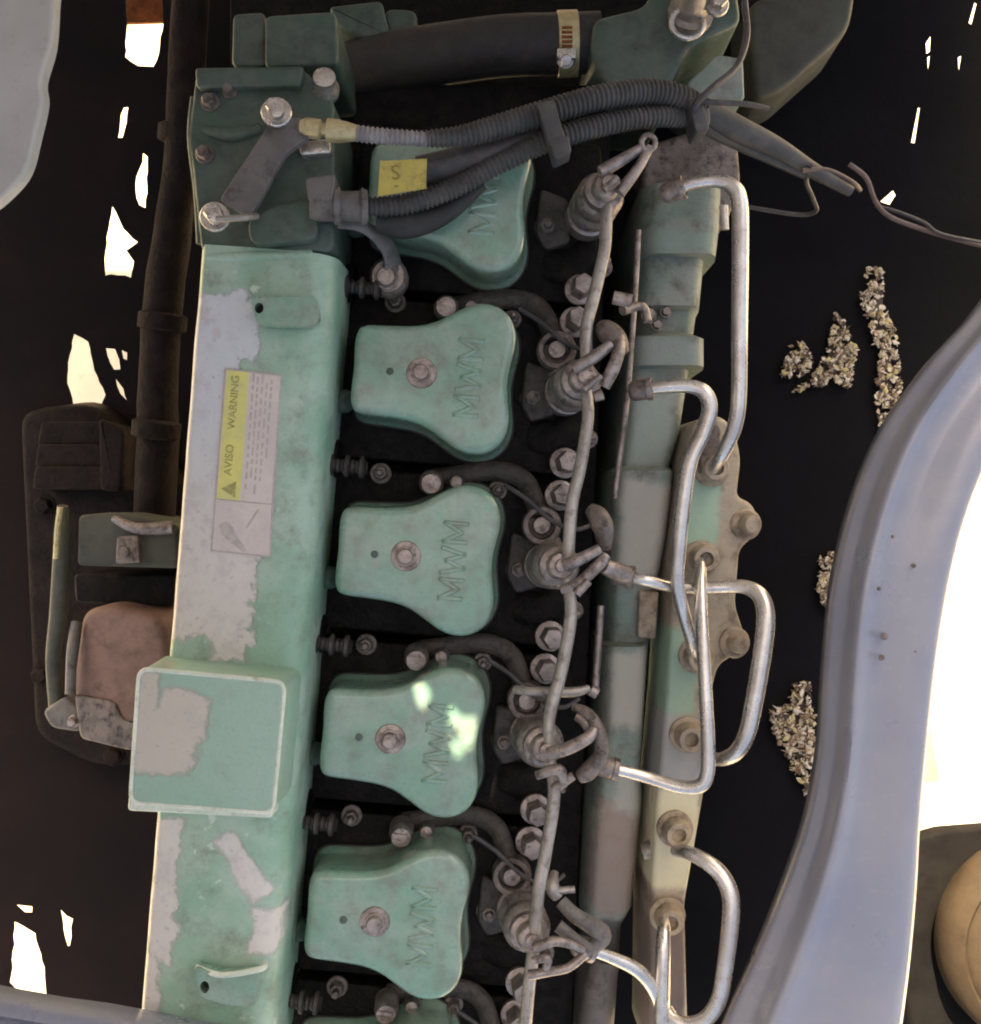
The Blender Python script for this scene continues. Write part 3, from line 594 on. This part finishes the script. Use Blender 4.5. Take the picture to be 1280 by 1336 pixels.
T('cross_bar', [(672, 900, -0.005), (700, 902, 0.004), (748, 903, 0.004), (768, 898, 0.0)], [6, 6.5, 7, 5], 'leak')
# thin rod beside the side casting
T('control_rod', [(833, 300, -0.05), (828, 390, -0.05), (818, 520, -0.05), (808, 600, -0.05), (802, 650, -0.05)], 4, 'steel'); T('control_rod', [(784, 790, -0.05), (780, 850, -0.05), (776, 905, -0.05)], 5, 'steel'); T('control_rod', [(779, 905, -0.045), (770, 900, -0.045)], 8, 'steel')
T('rod_clip', [(800, 388, 0.0), (824, 393, 0.0)], [9, 9], 'bolt', flat=0.5); T('rod_clip', [(812, 405, -0.01), (838, 400, -0.02), (845, 420, -0.02)], [7, 6, 6], 'steel')

# side casting right of the heads
segs = [(238, 845, 945, -0.078), (296, 840, 942, -0.063), (330, 842, 938, -0.061), (336, 838, 922, -0.074), (398, 834, 916, -0.072), (406, 838, 912, -0.083), (434, 832, 908, -0.088), (439, 826, 922, -0.064), (476, 824, 922, -0.064), (481, 822, 902, -0.078), (560, 815, 890, -0.077), (608, 808, 876, -0.082), (614, 802, 882, -0.066), (700, 800, 872, -0.070), (752, 800, 862, -0.074), (770, 796, 858, -0.078), (838, 794, 850, -0.082), (844, 790, 848, -0.068), (940, 790, 842, -0.073), (1010, 782, 838, -0.078), (1050, 775, 840, -0.074), (1190, 766, 826, -0.078), (1215, 764, 812, -0.093), (1390, 748, 800, -0.098)]
rg = []
for y, a, b, z in segs:
    l, r_ = W(a, y, z), W(b, y, z); wd = r_.x-l.x
    rg.append([Vector((l.x-0.004, l.y, -0.30)), Vector((l.x-0.003, l.y, z-0.02))]+[Vector((l.x+wd*t, l.y, z-0.012*(abs(2*t-1)**7))) for t in [k/10 for k in range(11)]]+[Vector((r_.x+0.003, l.y, z-0.03)), Vector((r_.x+0.005, l.y, -0.30))])
g = G().rings(rg); SCc = build(g, 'side_casting', 'side_green', ENG, smooth=55, label='grey green lumpy side casting below the pipes')
for x, y, r in ((846, 412, 8), (868, 408, 6), (856, 425, 6)):
    g = G(); g.hexbolt(W(x, y, -0.08), r*S*1.1, 0.008, seg=6); build(g, 'casting_bolt', 'steel', SCc)
g = G(); g.prism(fillet(tr((834, 770), (860, 772), (856, 834), (832, 832)), 4), -0.11, -0.072, 3); build(g, 'tan_pad', 'tan_metal', SCc)
T('lower_tube', [(790, 1250, -0.09), (780, 1300, -0.09), (772, 1380, -0.09)], [20, 22, 22], 'grey_plate')

# injection pump rail with ears and delivery unions
po = tr((905, 548), (938, 540), (960, 558), (968, 600), (962, 648), (982, 656), (991, 676), (986, 700), (966, 716), (960, 790), (972, 826), (966, 852), (938, 868), (930, 900), (920, 1030), (908, 1100), (894, 1180), (898, 1340), (892, 1390), (846, 1390), (848, 1200), (856, 1060), (870, 900), (880, 720), (892, 610))
g = G(); g.prism(fillet(po, 12, 4), -0.13, -0.05, 9, 3, 5); PUMP = build(g, 'injection_pump', 'pump', ENG, smooth=50, label='tan worn injection pump rail with bolted ears')
for x, y in ((972, 684), (957, 838)):
    g = G(); g.lathe(W(x, y, -0.052), (0.15, 0, 1), [(22*S, 0), (22*S, 0.003), (19*S, 0.0045)], 20); g.lathe(W(x, y, -0.05), (0.15, 0, 1), [(13*S, 0.002), (13*S, 0.014), (11*S, 0.016), (3*S, 0.0163)], 12); build(g, 'ear_bolt', 'tan_metal', PUMP)
for x, y in ((928, 612), (915, 728), (908, 855), (896, 958), (880, 1080), (870, 1192)):
    g = G(); g.lathe(W(x, y, -0.05), (0, 0, 1), [(25*S, -0.004), (25*S, 0.004), (20*S, 0.006), (19*S, 0.016), (16*S, 0.020), (10*S, 0.020), (9.5*S, 0.014), (3*S, 0.0138)], 24); build(g, 'delivery_union', 'tan_metal', PUMP)
g = G(); g.prism(fillet(tr((912, 560), (940, 552), (944, 600), (914, 620)), 8), -0.06, -0.034, 4); build(g, 'pump_cap', 'casting', PUMP)
T('pump_lug', [(852, 1108, -0.07), (838, 1112, -0.07)], [14, 10], 'leak')
# injector pipes
def pipe(P, r, nut=True):
    g = G(); g.tube(P, r, 10, 14); o = build(g, 'injector_pipe', 'pipe', ENG)
    if nut:
        a, b = W(*P[0]), W(*P[1]); ax = (b-a); g = G()
        g.lathe(a-ax.normalized()*0.012, ax, [(9*S, 0), (12*S, 0.002), (14*S, 0.004), (14*S, 0.013), (15.5*S, 0.0135), (15.5*S, 0.017), (13*S, 0.0172), (10*S, 0.013), (3*S, 0.0128)], 18); build(g, 'pipe_nut', 'steel', o)
    return o
pipe([(884, 247, -0.005), (906, 239, 0.0), (935, 236, 0.004), (956, 244, 0.006), (965, 266, 0.006), (966, 330, 0.004), (965, 430, 0.0), (964, 520, -0.004), (958, 558, -0.008), (944, 590, -0.016), (934, 606, -0.025), (929, 616, -0.036)], [8, 8, 9, 10.5, 11, 11, 10.5, 10, 10, 9, 8, 8])
pipe([(842, 508, -0.012), (866, 505, -0.008), (898, 504, -0.004), (919, 512, -0.002), (926, 534, -0.002), (916, 566, -0.002), (900, 602, 0.0), (892, 650, 0.0), (886, 710, -0.002), (884, 760, -0.006), (892, 800, -0.014), (902, 836, -0.024), (907, 856, -0.036)], [8, 8.5, 9, 10, 10.5, 10.5, 10.5, 10.5, 10, 9, 8.5, 8, 8])
pipe([(818, 752, -0.01), (842, 757, -0.006), (868, 764, -0.012), (900, 768, -0.022), (940, 766, -0.02), (972, 766, -0.014), (992, 778, -0.008), (999, 804, -0.004), (995, 850, -0.002), (984, 915, -0.002), (975, 956, -0.004), (962, 980, -0.01), (944, 990, -0.02), (920, 990, -0.04)], [8, 8, 7.5, 7, 8, 9.5, 11, 12, 12, 11.5, 11, 10.5, 9.5, 8])
pipe([(797, 1002, -0.004), (822, 1008, -0.004), (850, 1016, -0.004), (884, 1026, 0.0), (908, 1027, 0.004), (921, 1016, 0.006), (924, 985, 0.006), (921, 910, 0.004), (916, 820, -0.004), (914, 770, -0.014), (914, 744, -0.024), (914, 730, -0.036)], [8, 8, 8, 9, 9.5, 9.5, 9.5, 9, 8.5, 8.5, 8, 8])
pipe([(766, 1238, 0.0), (800, 1250, -0.006), (832, 1266, -0.01), (854, 1292, -0.014), (866, 1330, -0.016), (872, 1385, -0.016)], [7, 8, 9, 9, 9, 9])
pipe([(882, 1110, -0.034), (896, 1112, -0.018), (918, 1122, -0.008), (940, 1140, -0.002), (953, 1168, 0.002), (953, 1205, 0.004), (946, 1262, 0.004), (938, 1304, 0.002), (922, 1328, -0.002), (900, 1336, -0.006), (880, 1330, -0.01), (870, 1318, -0.014)], [8, 9, 10, 11, 11.5, 11.5, 11, 10.5, 10, 9.5, 9, 9], nut=False)
pipe([(868, 1200, -0.032), (866, 1216, -0.02), (865, 1250, -0.014), (864, 1310, -0.012), (862, 1385, -0.012)], [8, 9, 10, 10, 10], nut=False)
T('pipe_clamp', [(944, 268, -0.03), (946, 300, -0.03)], [6, 5], 'chrome', flat=0.5)

# front end: water pump housing and bracketry at the top
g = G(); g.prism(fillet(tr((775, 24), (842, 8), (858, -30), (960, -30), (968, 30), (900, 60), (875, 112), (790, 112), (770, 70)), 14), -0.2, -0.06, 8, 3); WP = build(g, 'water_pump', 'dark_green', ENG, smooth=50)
g = G(); g.lathe(W(900, 22, -0.06), (0.0, 0.3, 1), [(32*S, 0), (32*S, 0.006), (24*S, 0.008), (22*S, 0.03), (19*S, 0.034), (4*S, 0.035)], 24); build(g, 'pump_plug', 'leak', WP)
g = G(); ring_tube(g, [W(897+21*math.cos(a), 30+20*math.sin(a), -0.046) for a in (2*math.pi*k/24 for k in range(24))], 4*S); build(g, 'plug_ring', 'chrome', WP)
g = G(); g.prism(fillet(tr((895, 110), (935, 70), (970, 76), (972, 130), (920, 128)), 6), -0.15, -0.06, 4); build(g, 'pump_bracket', 'side_green', WP)
g = G(); g.prism(fillet(tr((975, 0), (1120, -30), (1110, 40), (1020, 120), (985, 130)), 24), -0.25, -0.18, 10, 4); build(g, 'fan_housing', 'murky', WP)
g = G(); g.hexbolt(W(935, 8, -0.04), 12*S, 0.012); build(g, 'pump_bolt', 'chrome', WP); g = G(); g.hexbolt(W(918, 2, -0.045), 8*S, 0.012); build(g, 'pump_bolt', 'chrome', WP)
g = G(); g.prism(fillet(tr((840, 190), (960, 150), (968, 240), (945, 300), (838, 300)), 16), -0.2, -0.095, 8, 3); build(g, 'front_cover', 'casting', ENG)
g = G(); g.prism(fillet(tr((428, 8), (498, 0), (510, 50), (470, 48), (440, 34)), 8), -0.2, -0.10, 5); g.prism(fillet(tr((500, 10), (545, 12), (540, 66), (505, 62)), 14), -0.2, -0.11, 6); build(g, 'front_bracket', 'dark_green', ENG)

# ---------------------------------------------------------------- hoses, wires and other things lying on the engine
HO = thing('radiator_hose', 'thick black radiator hose with bright worm clamp along the top edge', 'hose', W(620, 65, -0.12))
g = G(); g.tube([(400, 110, -0.13), (500, 84, -0.115), (640, 62, -0.1), (720, 58, -0.095), (782, 56, -0.095)], [36, 38, 38, 38, 38], 8, 20); build(g, 'hose_body', 'rubber', HO)
g = G(); a, b = W(727, 58, -0.095), W(753, 57, -0.095); g.lathe(a, b-a, [(39.5*K(-0.095), 0), (40.5*K(-0.095), 0.0004), (40.5*K(-0.095), (b-a).length-0.0004), (39.5*K(-0.095), (b-a).length)], 32); cb = build(g, 'hose_clamp', 'brass', HO)
g = G()
for k in range(5): g.prism(tr((733, 34+k*6), (747, 34+k*6), (747, 37+k*6), (733, 37+k*6)), -0.0705, -0.0690, 0)
build(g, 'clamp_slots', 'rust', cb)
g = G(); g.hexbolt(W(738, 78, -0.072), 9*S, 0.010, (0, -0.5, 1)); g.prism(fillet(tr((727, 62), (752, 62), (752, 76), (727, 76)), 3), -0.078, -0.066, 2); build(g, 'clamp_screw', 'chrome', cb)
HA = thing('wiring_harness', 'two black corrugated conduits tied together across the engine top', 'wiring', W(720, 165, 0.03))
g = G(); g.tube([(466, 174, 0.05), (500, 178, 0.05), (562, 182, 0.048)], [11, 11, 10], 8, 14, corr=0.0032); build(g, 'pale_conduit', 'conduit_pale', HA)
g = G(); g.tube([(556, 181, 0.048), (600, 178, 0.045), (650, 165, 0.04), (715, 146, 0.035), (780, 128, 0.03), (845, 120, 0.02), (890, 128, 0.012), (925, 146, 0.0)], [11, 14, 16, 17, 17, 17, 16, 14], 8, 14, corr=0.0034); build(g, 'conduit', 'conduit', HA)
g = G(); g.tube([(476, 270, 0.035), (530, 266, 0.032), (590, 246, 0.032), (650, 214, 0.032), (715, 184, 0.03), (790, 162, 0.024), (860, 152, 0.014), (918, 156, 0.0)], [13, 14, 14, 14, 15, 15, 14, 13], 8, 14, corr=0.0034); build(g, 'conduit', 'conduit', HA)
g = G(); g.tube([(548, 226, 0.022), (600, 212, 0.026), (650, 198, 0.026), (712, 170, 0.022)], [22, 20, 16, 10], 8, 14); build(g, 'cable_sheath', 'conduit', HA)
g = G(); g.tube([(492, 284, 0.02), (530, 290, 0.018), (580, 276, 0.016), (630, 240, 0.016)], [18, 22, 16, 8], 8, 14, flat=0.7); build(g, 'cable_sheath', 'rubber', HA)
g = G(); g.tube([(915, 142, 0.002), (960, 168, -0.01), (1010, 192, -0.02), (1060, 222, -0.03), (1110, 250, -0.04)], [16, 17, 14, 10, 7], 8, 14); build(g, 'cable_sheath', 'conduit', HA)
g = G(); g.tube([(912, 160, -0.004), (950, 180, -0.014), (1000, 204, -0.024), (1050, 228, -0.032)], [11, 10, 8, 6], 8, 12); build(g, 'cable_sheath', 'conduit', HA)
g = G(); 
g.prism(fillet(tr((700, 134), (722, 130), (740, 186), (718, 194)), 4), 0.040, 0.0535, 2); g.prism(fillet(tr((716, 182), (742, 176), (746, 198), (724, 208)), 4), 0.036, 0.055, 3); build(g, 'cable_tie', 'conduit', HA)
g = G(); g.prism(fillet(tr((898, 128), (914, 124), (926, 168), (908, 172)), 4), 0.0, 0.026, 2); build(g, 'cable_tie', 'conduit', HA)
g = G(); g.prism(fillet(tr((914, 142), (926, 140), (927, 162), (916, 164)), 4), 0.0, 0.024, 2); build(g, 'tie_buckle', 'grey_plate', HA)
YT = quad(tr((496, 210), (557, 207), (556, 246), (493, 256)), 0.0495, th=0.0005); yt = build(YT, 'yellow_tag', 'yellow', None, 0); tag(yt, 'small yellow marker tag on the hoses above the topmost rocker cover', 'tag')
g = G(); text_geo(g, 'S', 26*S, W(516, 226, 0.0502), (1, 0.1, 0), (-0.1, 1, 0), 0.0002); text_geo(g, '-', 22*S, W(517, 241, 0.0502), (1, 0.1, 0), (-0.1, 1, 0), 0.0002); o = build(g, 'marker_print', 'olive_ink', yt, 0)
def wire(P, r, mat, label, name='wire'):
    g = G(); g.tube(P, r, 8, 8); return tag(build(g, name, mat), label, 'wire')
wire([(904, 150, 0.022), (910, 134, 0.03), (930, 114, 0.03), (960, 88, 0.02), (974, 50, 0.01), (972, 10, 0.0), (968, -30, 0.0)], 4.5, 'wire', 'thin black wire rising from the cable tie to the top edge')
wire([(908, 132, 0.028), (940, 134, 0.026), (975, 136, 0.02), (1002, 142, 0.012)], 4, 'wire', 'short stub of wire sticking out right beside the cable tie')
wire([(1046, 222, -0.02), (1080, 222, -0.03), (1112, 238, -0.04), (1122, 248, -0.05)], 3.2, 'brown_wire', 'fine brown wire curling off the end of the conduits')
wire([(1058, 216, -0.02), (1052, 236, -0.04), (1062, 262, -0.06), (1064, 276, -0.07), (1040, 280, -0.08), (975, 270, -0.08)], 3.0, 'wire', 'fine dark wire hooking back left below the conduits')
wire([(1108, 214, -0.03), (1130, 232, -0.03), (1142, 262, -0.03), (1160, 282, -0.03), (1200, 298, -0.03), (1240, 310, -0.03), (1300, 326, -0.03)], 3.4, 'brown_wire', 'longest fine brown wire running off at the right edge')
wire([(1142, 268, -0.034), (1170, 276, -0.03), (1205, 290, -0.028), (1230, 306, -0.028), (1300, 320, -0.03)], 2.6, 'wire', 'fine dark wire twisted along the long brown wire')

# things beside the engine at the left
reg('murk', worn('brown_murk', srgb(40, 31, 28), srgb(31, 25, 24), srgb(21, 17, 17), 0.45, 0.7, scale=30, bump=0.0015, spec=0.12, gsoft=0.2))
g = G(); g.tube([(252, -60, -0.24), (242, 120, -0.24), (234, 240, -0.25), (218, 360, -0.25), (208, 480, -0.26), (204, 600, -0.27), (200, 700, -0.28)], [23, 24, 23, 25, 25, 27, 26], 8, 18, wob=0.003)
xp = build(g, 'exhaust_pipe', 'murk'); tag(xp, 'dim brown grimy pipe along the left side of the manifold', 'pipe')
for y_, x_ in ((176, 239), (420, 213), (560, 205)):
    g = G(); a_, b_ = W(x_, y_-12, -0.25), W(x_-2, y_+12, -0.252); L_ = (b_-a_).length; g.lathe(a_, b_-a_, [(26*K(-0.25), 0), (31*K(-0.25), 0.002), (31*K(-0.25), L_-0.002), (26*K(-0.25), L_)], 22); build(g, 'pipe_flange', 'murk', xp)
g = G(); g.prism(fillet(tr((24, 536), (120, 524), (250, 640), (250, 1000), (120, 1000), (44, 960)), 24), -0.347, -0.318, 10, 6); CBk = build(g, 'chassis_bracket', 'murk')
tag(CBk, 'dim brown bracket carrying the parts left of the manifold', 'bracket')
for x, y in ((60, 660), (56, 880), (150, 985), (120, 770)):
    g = G(); g.hexbolt(W(x, y, -0.32), 11*K(-0.3), 0.012); build(g, 'bracket_bolt', 'murk', CBk)
CN = thing('oil_filter', 'pinkish brown canister low down left of the manifold', 'filter', W(155, 885, -0.34))
g = G(); g.prism(fillet(tr((106, 798), (140, 788), (196, 800), (214, 812), (222, 880), (216, 960), (170, 976), (110, 962), (92, 900)), 22, 6), -0.34, -0.20, 14, 2, 5); build(g, 'canister_body', 'rust_tan', CN)
g = G(); g.prism(fillet(tr((96, 905), (150, 915), (160, 940), (212, 948), (214, 968), (170, 980), (104, 964)), 8), -0.3, -0.197, 4); build(g, 'canister_base', 'casting', CN)
g = G(); g.tube([(100, 812, -0.2), (94, 850, -0.19), (92, 905, -0.19)], 7, seg=10); build(g, 'canister_strap', 'grey_plate', CN)
g = G(); g.hexbolt(W(203, 945, -0.2), 14*S, 0.012); build(g, 'canister_bolt', 'rust', CN)
DP = thing('dipstick', 'brassy dipstick tube with bracket left of the pinkish canister', 'dipstick', W(80, 780, -0.3))
g = G(); g.tube([(82, 660, -0.18), (80, 720, -0.19), (76, 800, -0.2), (70, 860, -0.21), (74, 920, -0.215)], [7, 10, 11, 10, 10], 8, 12); build(g, 'dipstick_tube', 'murky', DP)
g = G(); g.tube([(79, 662, -0.168), (75, 690, -0.17), (73, 728, -0.178)], 4, 6, 8); build(g, 'brass_rod', 'brass', DP)
g = G(); g.prism(fillet(tr((54, 928), (84, 908), (112, 934), (104, 956), (66, 950)), 9), -0.25, -0.205, 5); build(g, 'tube_foot', 'grey_plate', DP)
g = G(); g.hexbolt(W(98, 940, -0.206), 8*S, 0.010); build(g, 'foot_bolt', 'bolt', DP)
MB_ = thing('engine_mount', 'dark green mounting block with a square bolt left of the manifold', 'mount', W(160, 715, -0.3))
g = G(); g.prism(fillet(tr((102, 672), (150, 668), (232, 684), (232, 742), (100, 738)), 8), -0.3, -0.18, 5); build(g, 'mount_block', 'murky', MB_)
g = G(); g.tube([(148, 676, -0.178), (180, 690, -0.175), (225, 688, -0.178)], [5, 8, 9], 6, 8); build(g, 'mount_seam', 'steel', MB_)
g = G(); g.prism(fillet(tr((152, 700), (180, 698), (182, 734), (150, 736)), 4), -0.19, -0.172, 3); g.lathe(W(164, 720, -0.174), (0, 0, 1), [(9*S, 0), (9*S, 0.008), (3*S, 0.0085)], 12); build(g, 'square_bolt', 'casting', MB_)
g = G(); g.prism(fillet(tr((96, 748), (228, 750), (226, 792), (98, 786)), 8), -0.33, -0.24, 4); build(g, 'mount_foot', 'casting_dark', MB_)
RB = thing('rubber_mount', 'brownish ribbed rubber block at the left below the bright gaps', 'mount', W(105, 600, -0.34))
for k in range(3):
    g = G(); g.prism(fillet(tr((54-k*4, 550+k*29), (150+k*2, 550+k*29), (158, 580+k*29), (48-k*3, 580+k*29)), 5), -0.34, -0.29+0.006*k, 3); build(g, 'rib', 'murk', RB)
g = G(); g.prism(fillet(tr((128, 545), (162, 560), (158, 642), (130, 640)), 8), -0.34, -0.275, 5); build(g, 'side_rib', 'murk', RB)

# ---------------------------------------------------------------- body panels
# right fender: rolled lip, flat flank, bright outer edge
Lp = [(1330, 350), (1285, 408), (1226, 474), (1165, 562), (1126, 660), (1101, 770), (1090, 880), (1084, 980), (1069, 1070), (1043, 1152), (1002, 1255), (962, 1345), (940, 1400)]
Rp = [(1420, 380), (1390, 440), (1345, 510), (1298, 590), (1262, 680), (1240, 770), (1224, 870), (1212, 980), (1204, 1075), (1200, 1160), (1193, 1250), (1182, 1345), (1176, 1400)]
zf = 0.03
Lc = [W(p.x, p.y, zf) for p in catmull([(x, y, 0) for x, y in Lp], 6)]; Rc = [W(p.x, p.y, zf) for p in catmull([(x, y, 0) for x, y in Rp], 6)]
pf = [(0.09, -0.05), (0.03, -0.040), (0.0, -0.026), (0.006, -0.020), (0.03, -0.017), (0.085, -0.014), (0.115, -0.010), (0.135, 0.0), (0.15, 0.004), (0.175, 0.006), (0.215, 0.0055), (0.27, 0.003), (0.36, 0.001), (0.48, 0.002), (0.6, 0.005), (0.74, 0.008), (0.86, 0.008), (0.93, 0.006), (0.97, 0.001), (0.995, -0.008), (1.0, -0.03), (0.99, -0.16)]
g = strip(G(), Lc, Rc, pf)
FE = build(g, 'fender', 'fender', None, 60); tag(FE, 'silver blue curved fender along the right side', 'fender')
g = G()
for (x, y, s) in ((1147, 768, 3), (1154, 830, 5), (1150, 858, 4), (1195, 850, 3), (1192, 738, 3), (1165, 700, 2.5), (1205, 790, 2.5)):
    c = W(x, y, zf+0.0065); g.lathe(c, (0, 0, 1), [(s*S, 0), (s*S*0.9, 0.0008), (s*S*0.3, 0.0012)], 8)
build(g, 'dirt_specks', 'casting', FE)['kind'] = 'stuff'
# upper left panel
g = G(); g.prism(catmull([(x, y, 0) for x, y in ((-60, -60), (40, -60), (70, -40), (70, 10), (66, 60), (54, 104), (56, 132), (46, 178), (34, 222), (10, 252), (-20, 274), (-60, 280))], 4, closed=True), 0.052, 0.06, 7, 2, 6)
tag(build(g, 'cab_corner', 'white_panel', None, 50), 'pale grey painted cab corner at the upper left', 'bodywork')
# lower left rim
L1 = [W(x, y, 0.06) for x, y in ((-80, 1288), (0, 1306), (60, 1318), (120, 1327), (190, 1341), (260, 1356), (330, 1366))]
R1 = [W(x, y, 0.06) for x, y in ((-80, 1420), (0, 1420), (60, 1420), (120, 1420), (190, 1420), (260, 1420), (330, 1420))]
g = strip(G(), L1, R1, [(0.10, -0.03), (0.03, -0.016), (0.0, -0.004), (0.05, 0.0), (0.15, 0.002), (0.22, -0.002), (0.3, 0.004), (0.6, 0.01), (1, 0.012)])
tag(build(g, 'front_bumper', 'fender', None, 50), 'silver blue bumper edge along the lower left of the photo', 'bumper')
# beyond the fender
g = G(); g.prism(fillet(tr((1170, 1104), (1230, 1086), (1330, 1078), (1330, 1400), (1140, 1400)), 6), -0.82, -0.77, 3)  # flat dark slab filling the dark area around the ringed object
tag(build(g, 'slab', 'slab_mat', None, 30), 'dark grey board outside the fender at the lower right', 'slab')
TY = thing('tyre', 'dusty brown ringed tyre lying beyond the fender at the lower right', 'tyre', W(1345, 1215, -0.769))
k = K(-0.72); g = G(); c = W(1345, 1215, -0.769)
g.lathe(c, (0, 0, 1), [(60*k, 0), (128*k, 0.0), (139*k, 0.02), (139*k, 0.05), (132*k, 0.066), (120*k, 0.074), (116*k, 0.071), (112*k, 0.076), (98*k, 0.08), (94*k, 0.077), (90*k, 0.08), (76*k, 0.076), (70*k, 0.066), (68*k, 0.03), (62*k, 0.02)], 48); build(g, 'tyre_wall', 'tyre', TY, 50)
g = G(); g.lathe(c, (0, 0, 1), [(66*k, 0.02), (66*k, 0.05), (60*k, 0.058), (48*k, 0.046), (20*k, 0.04), (4*k, 0.04)], 32); build(g, 'rim', 'rust_tan', TY, 40)

# dry leaf litter on the right shield, standing in for sunlit ground in gaps
def inside(p, poly):
    c = False; j = len(poly)-1
    for i in range(len(poly)):
        (x1, y1), (x2, y2) = poly[i], poly[j]
        if (y1 > p[1]) != (y2 > p[1]) and p[0] < (x2-x1)*(p[1]-y1)/(y2-y1)+x1: c = not c
        j = i
    return c
lm = NT('dry_leaves'); oi = lm.t.nodes.new('ShaderNodeVertexColor'); oi.layer_name = 'leaf'
lm.lk(oi.outputs['Color'], lm.b.inputs['Base Color']); lm.b.inputs['Roughness'].default_value = 0.7; M['leaf'] = lm.m
pal = [srgb(182, 164, 142), srgb(150, 126, 104), srgb(206, 196, 180), srgb(112, 88, 68), srgb(184, 168, 118), srgb(64, 49, 40), srgb(84, 64, 50), srgb(206, 190, 172)]
def litter(poly, n, size, label, twig=0.25):
    x0, x1 = min(p[0] for p in poly), max(p[0] for p in poly); y0, y1 = min(p[1] for p in poly), max(p[1] for p in poly)
    g = G(); cols = []; n *= 8; size *= 0.35
    ctr = (sum(p[0] for p in poly)/len(poly), sum(p[1] for p in poly)/len(poly)); g.prism([(ctr[0]+(p[0]-ctr[0])*0.5, ctr[1]+(p[1]-ctr[1])*0.7) for p in poly], -0.2995, -0.297, 0.5); cols += [srgb(70, 56, 46)]*len(g.v)
    while n > 0:
        p = (random.uniform(x0, x1), random.uniform(y0, y1))
        if not inside(p, poly) or noise.noise((p[0]/9, p[1]/9, 2)) < -0.12: continue
        n -= 1; z = -0.297+random.uniform(0.0, 0.008); c = W(p[0], p[1], z); a = random.uniform(0, 6.28)
        tw = random.random() < twig; l = size*random.choice((0.6, 0.8, 1.0, 1.3, 2.2))*(1.6 if tw else 1)*K(z); wd = l*(0.16 if tw else random.uniform(0.4, 0.7))
        d = Vector((math.cos(a), math.sin(a), random.uniform(-0.2, 0.2))).normalized(); s_ = Vector((-d.y, d.x, random.uniform(-0.4, 0.4))).normalized(); up = d.cross(s_)
        j = lambda: random.uniform(0.6, 1.15)
        pts = [c-d*l*j(), c-d*l*0.2*j()+s_*wd*j(), c+d*l*0.5*j()+s_*wd*j(), c+d*l*j(), c+d*l*0.3*j()-s_*wd*j(), c-d*l*0.5*j()-s_*wd*j(), c+up*wd*0.2]
        g.add(pts, [(0, 1, 6), (1, 2, 6), (2, 3, 6), (3, 4, 6), (4, 5, 6), (5, 0, 6)]); cols += [random.choice(pal)]*7
    o = build(g, 'leaf_litter', 'leaf', None, 0)
    la = o.data.color_attributes.new('leaf', 'FLOAT_COLOR', 'POINT')
    for i, c in enumerate(cols): la.data[i].color = c
    tag(o, label, 'leaf litter', kind='stuff')
litter([(1020, 490), (1030, 452), (1048, 448), (1062, 470), (1046, 492)], 60, 6, 'small clump of pale litter left in the upper cluster')
litter([(1090, 408), (1096, 412), (1118, 452), (1110, 505), (1085, 500), (1032, 512), (1062, 488), (1078, 460)], 130, 6, 'pointed patch of pale litter pointing up beside the small clump')
litter([(1132, 348), (1153, 350), (1152, 400), (1168, 430), (1178, 500), (1168, 552), (1150, 560), (1142, 520), (1148, 460), (1122, 392)], 190, 6, 'long narrow strip of pale litter beside the fender')
litter([(1070, 725), (1098, 718), (1100, 790), (1085, 806), (1068, 780)], 80, 6, 'small litter patch against the fender at mid height')
litter([(1004, 926), (1030, 918), (1038, 890), (1058, 890), (1056, 920), (1074, 950), (1068, 1010), (1052, 1042), (1030, 990), (1012, 960)], 170, 7, 'tangled brown heap of leaves and twigs against the fender', 0.45)
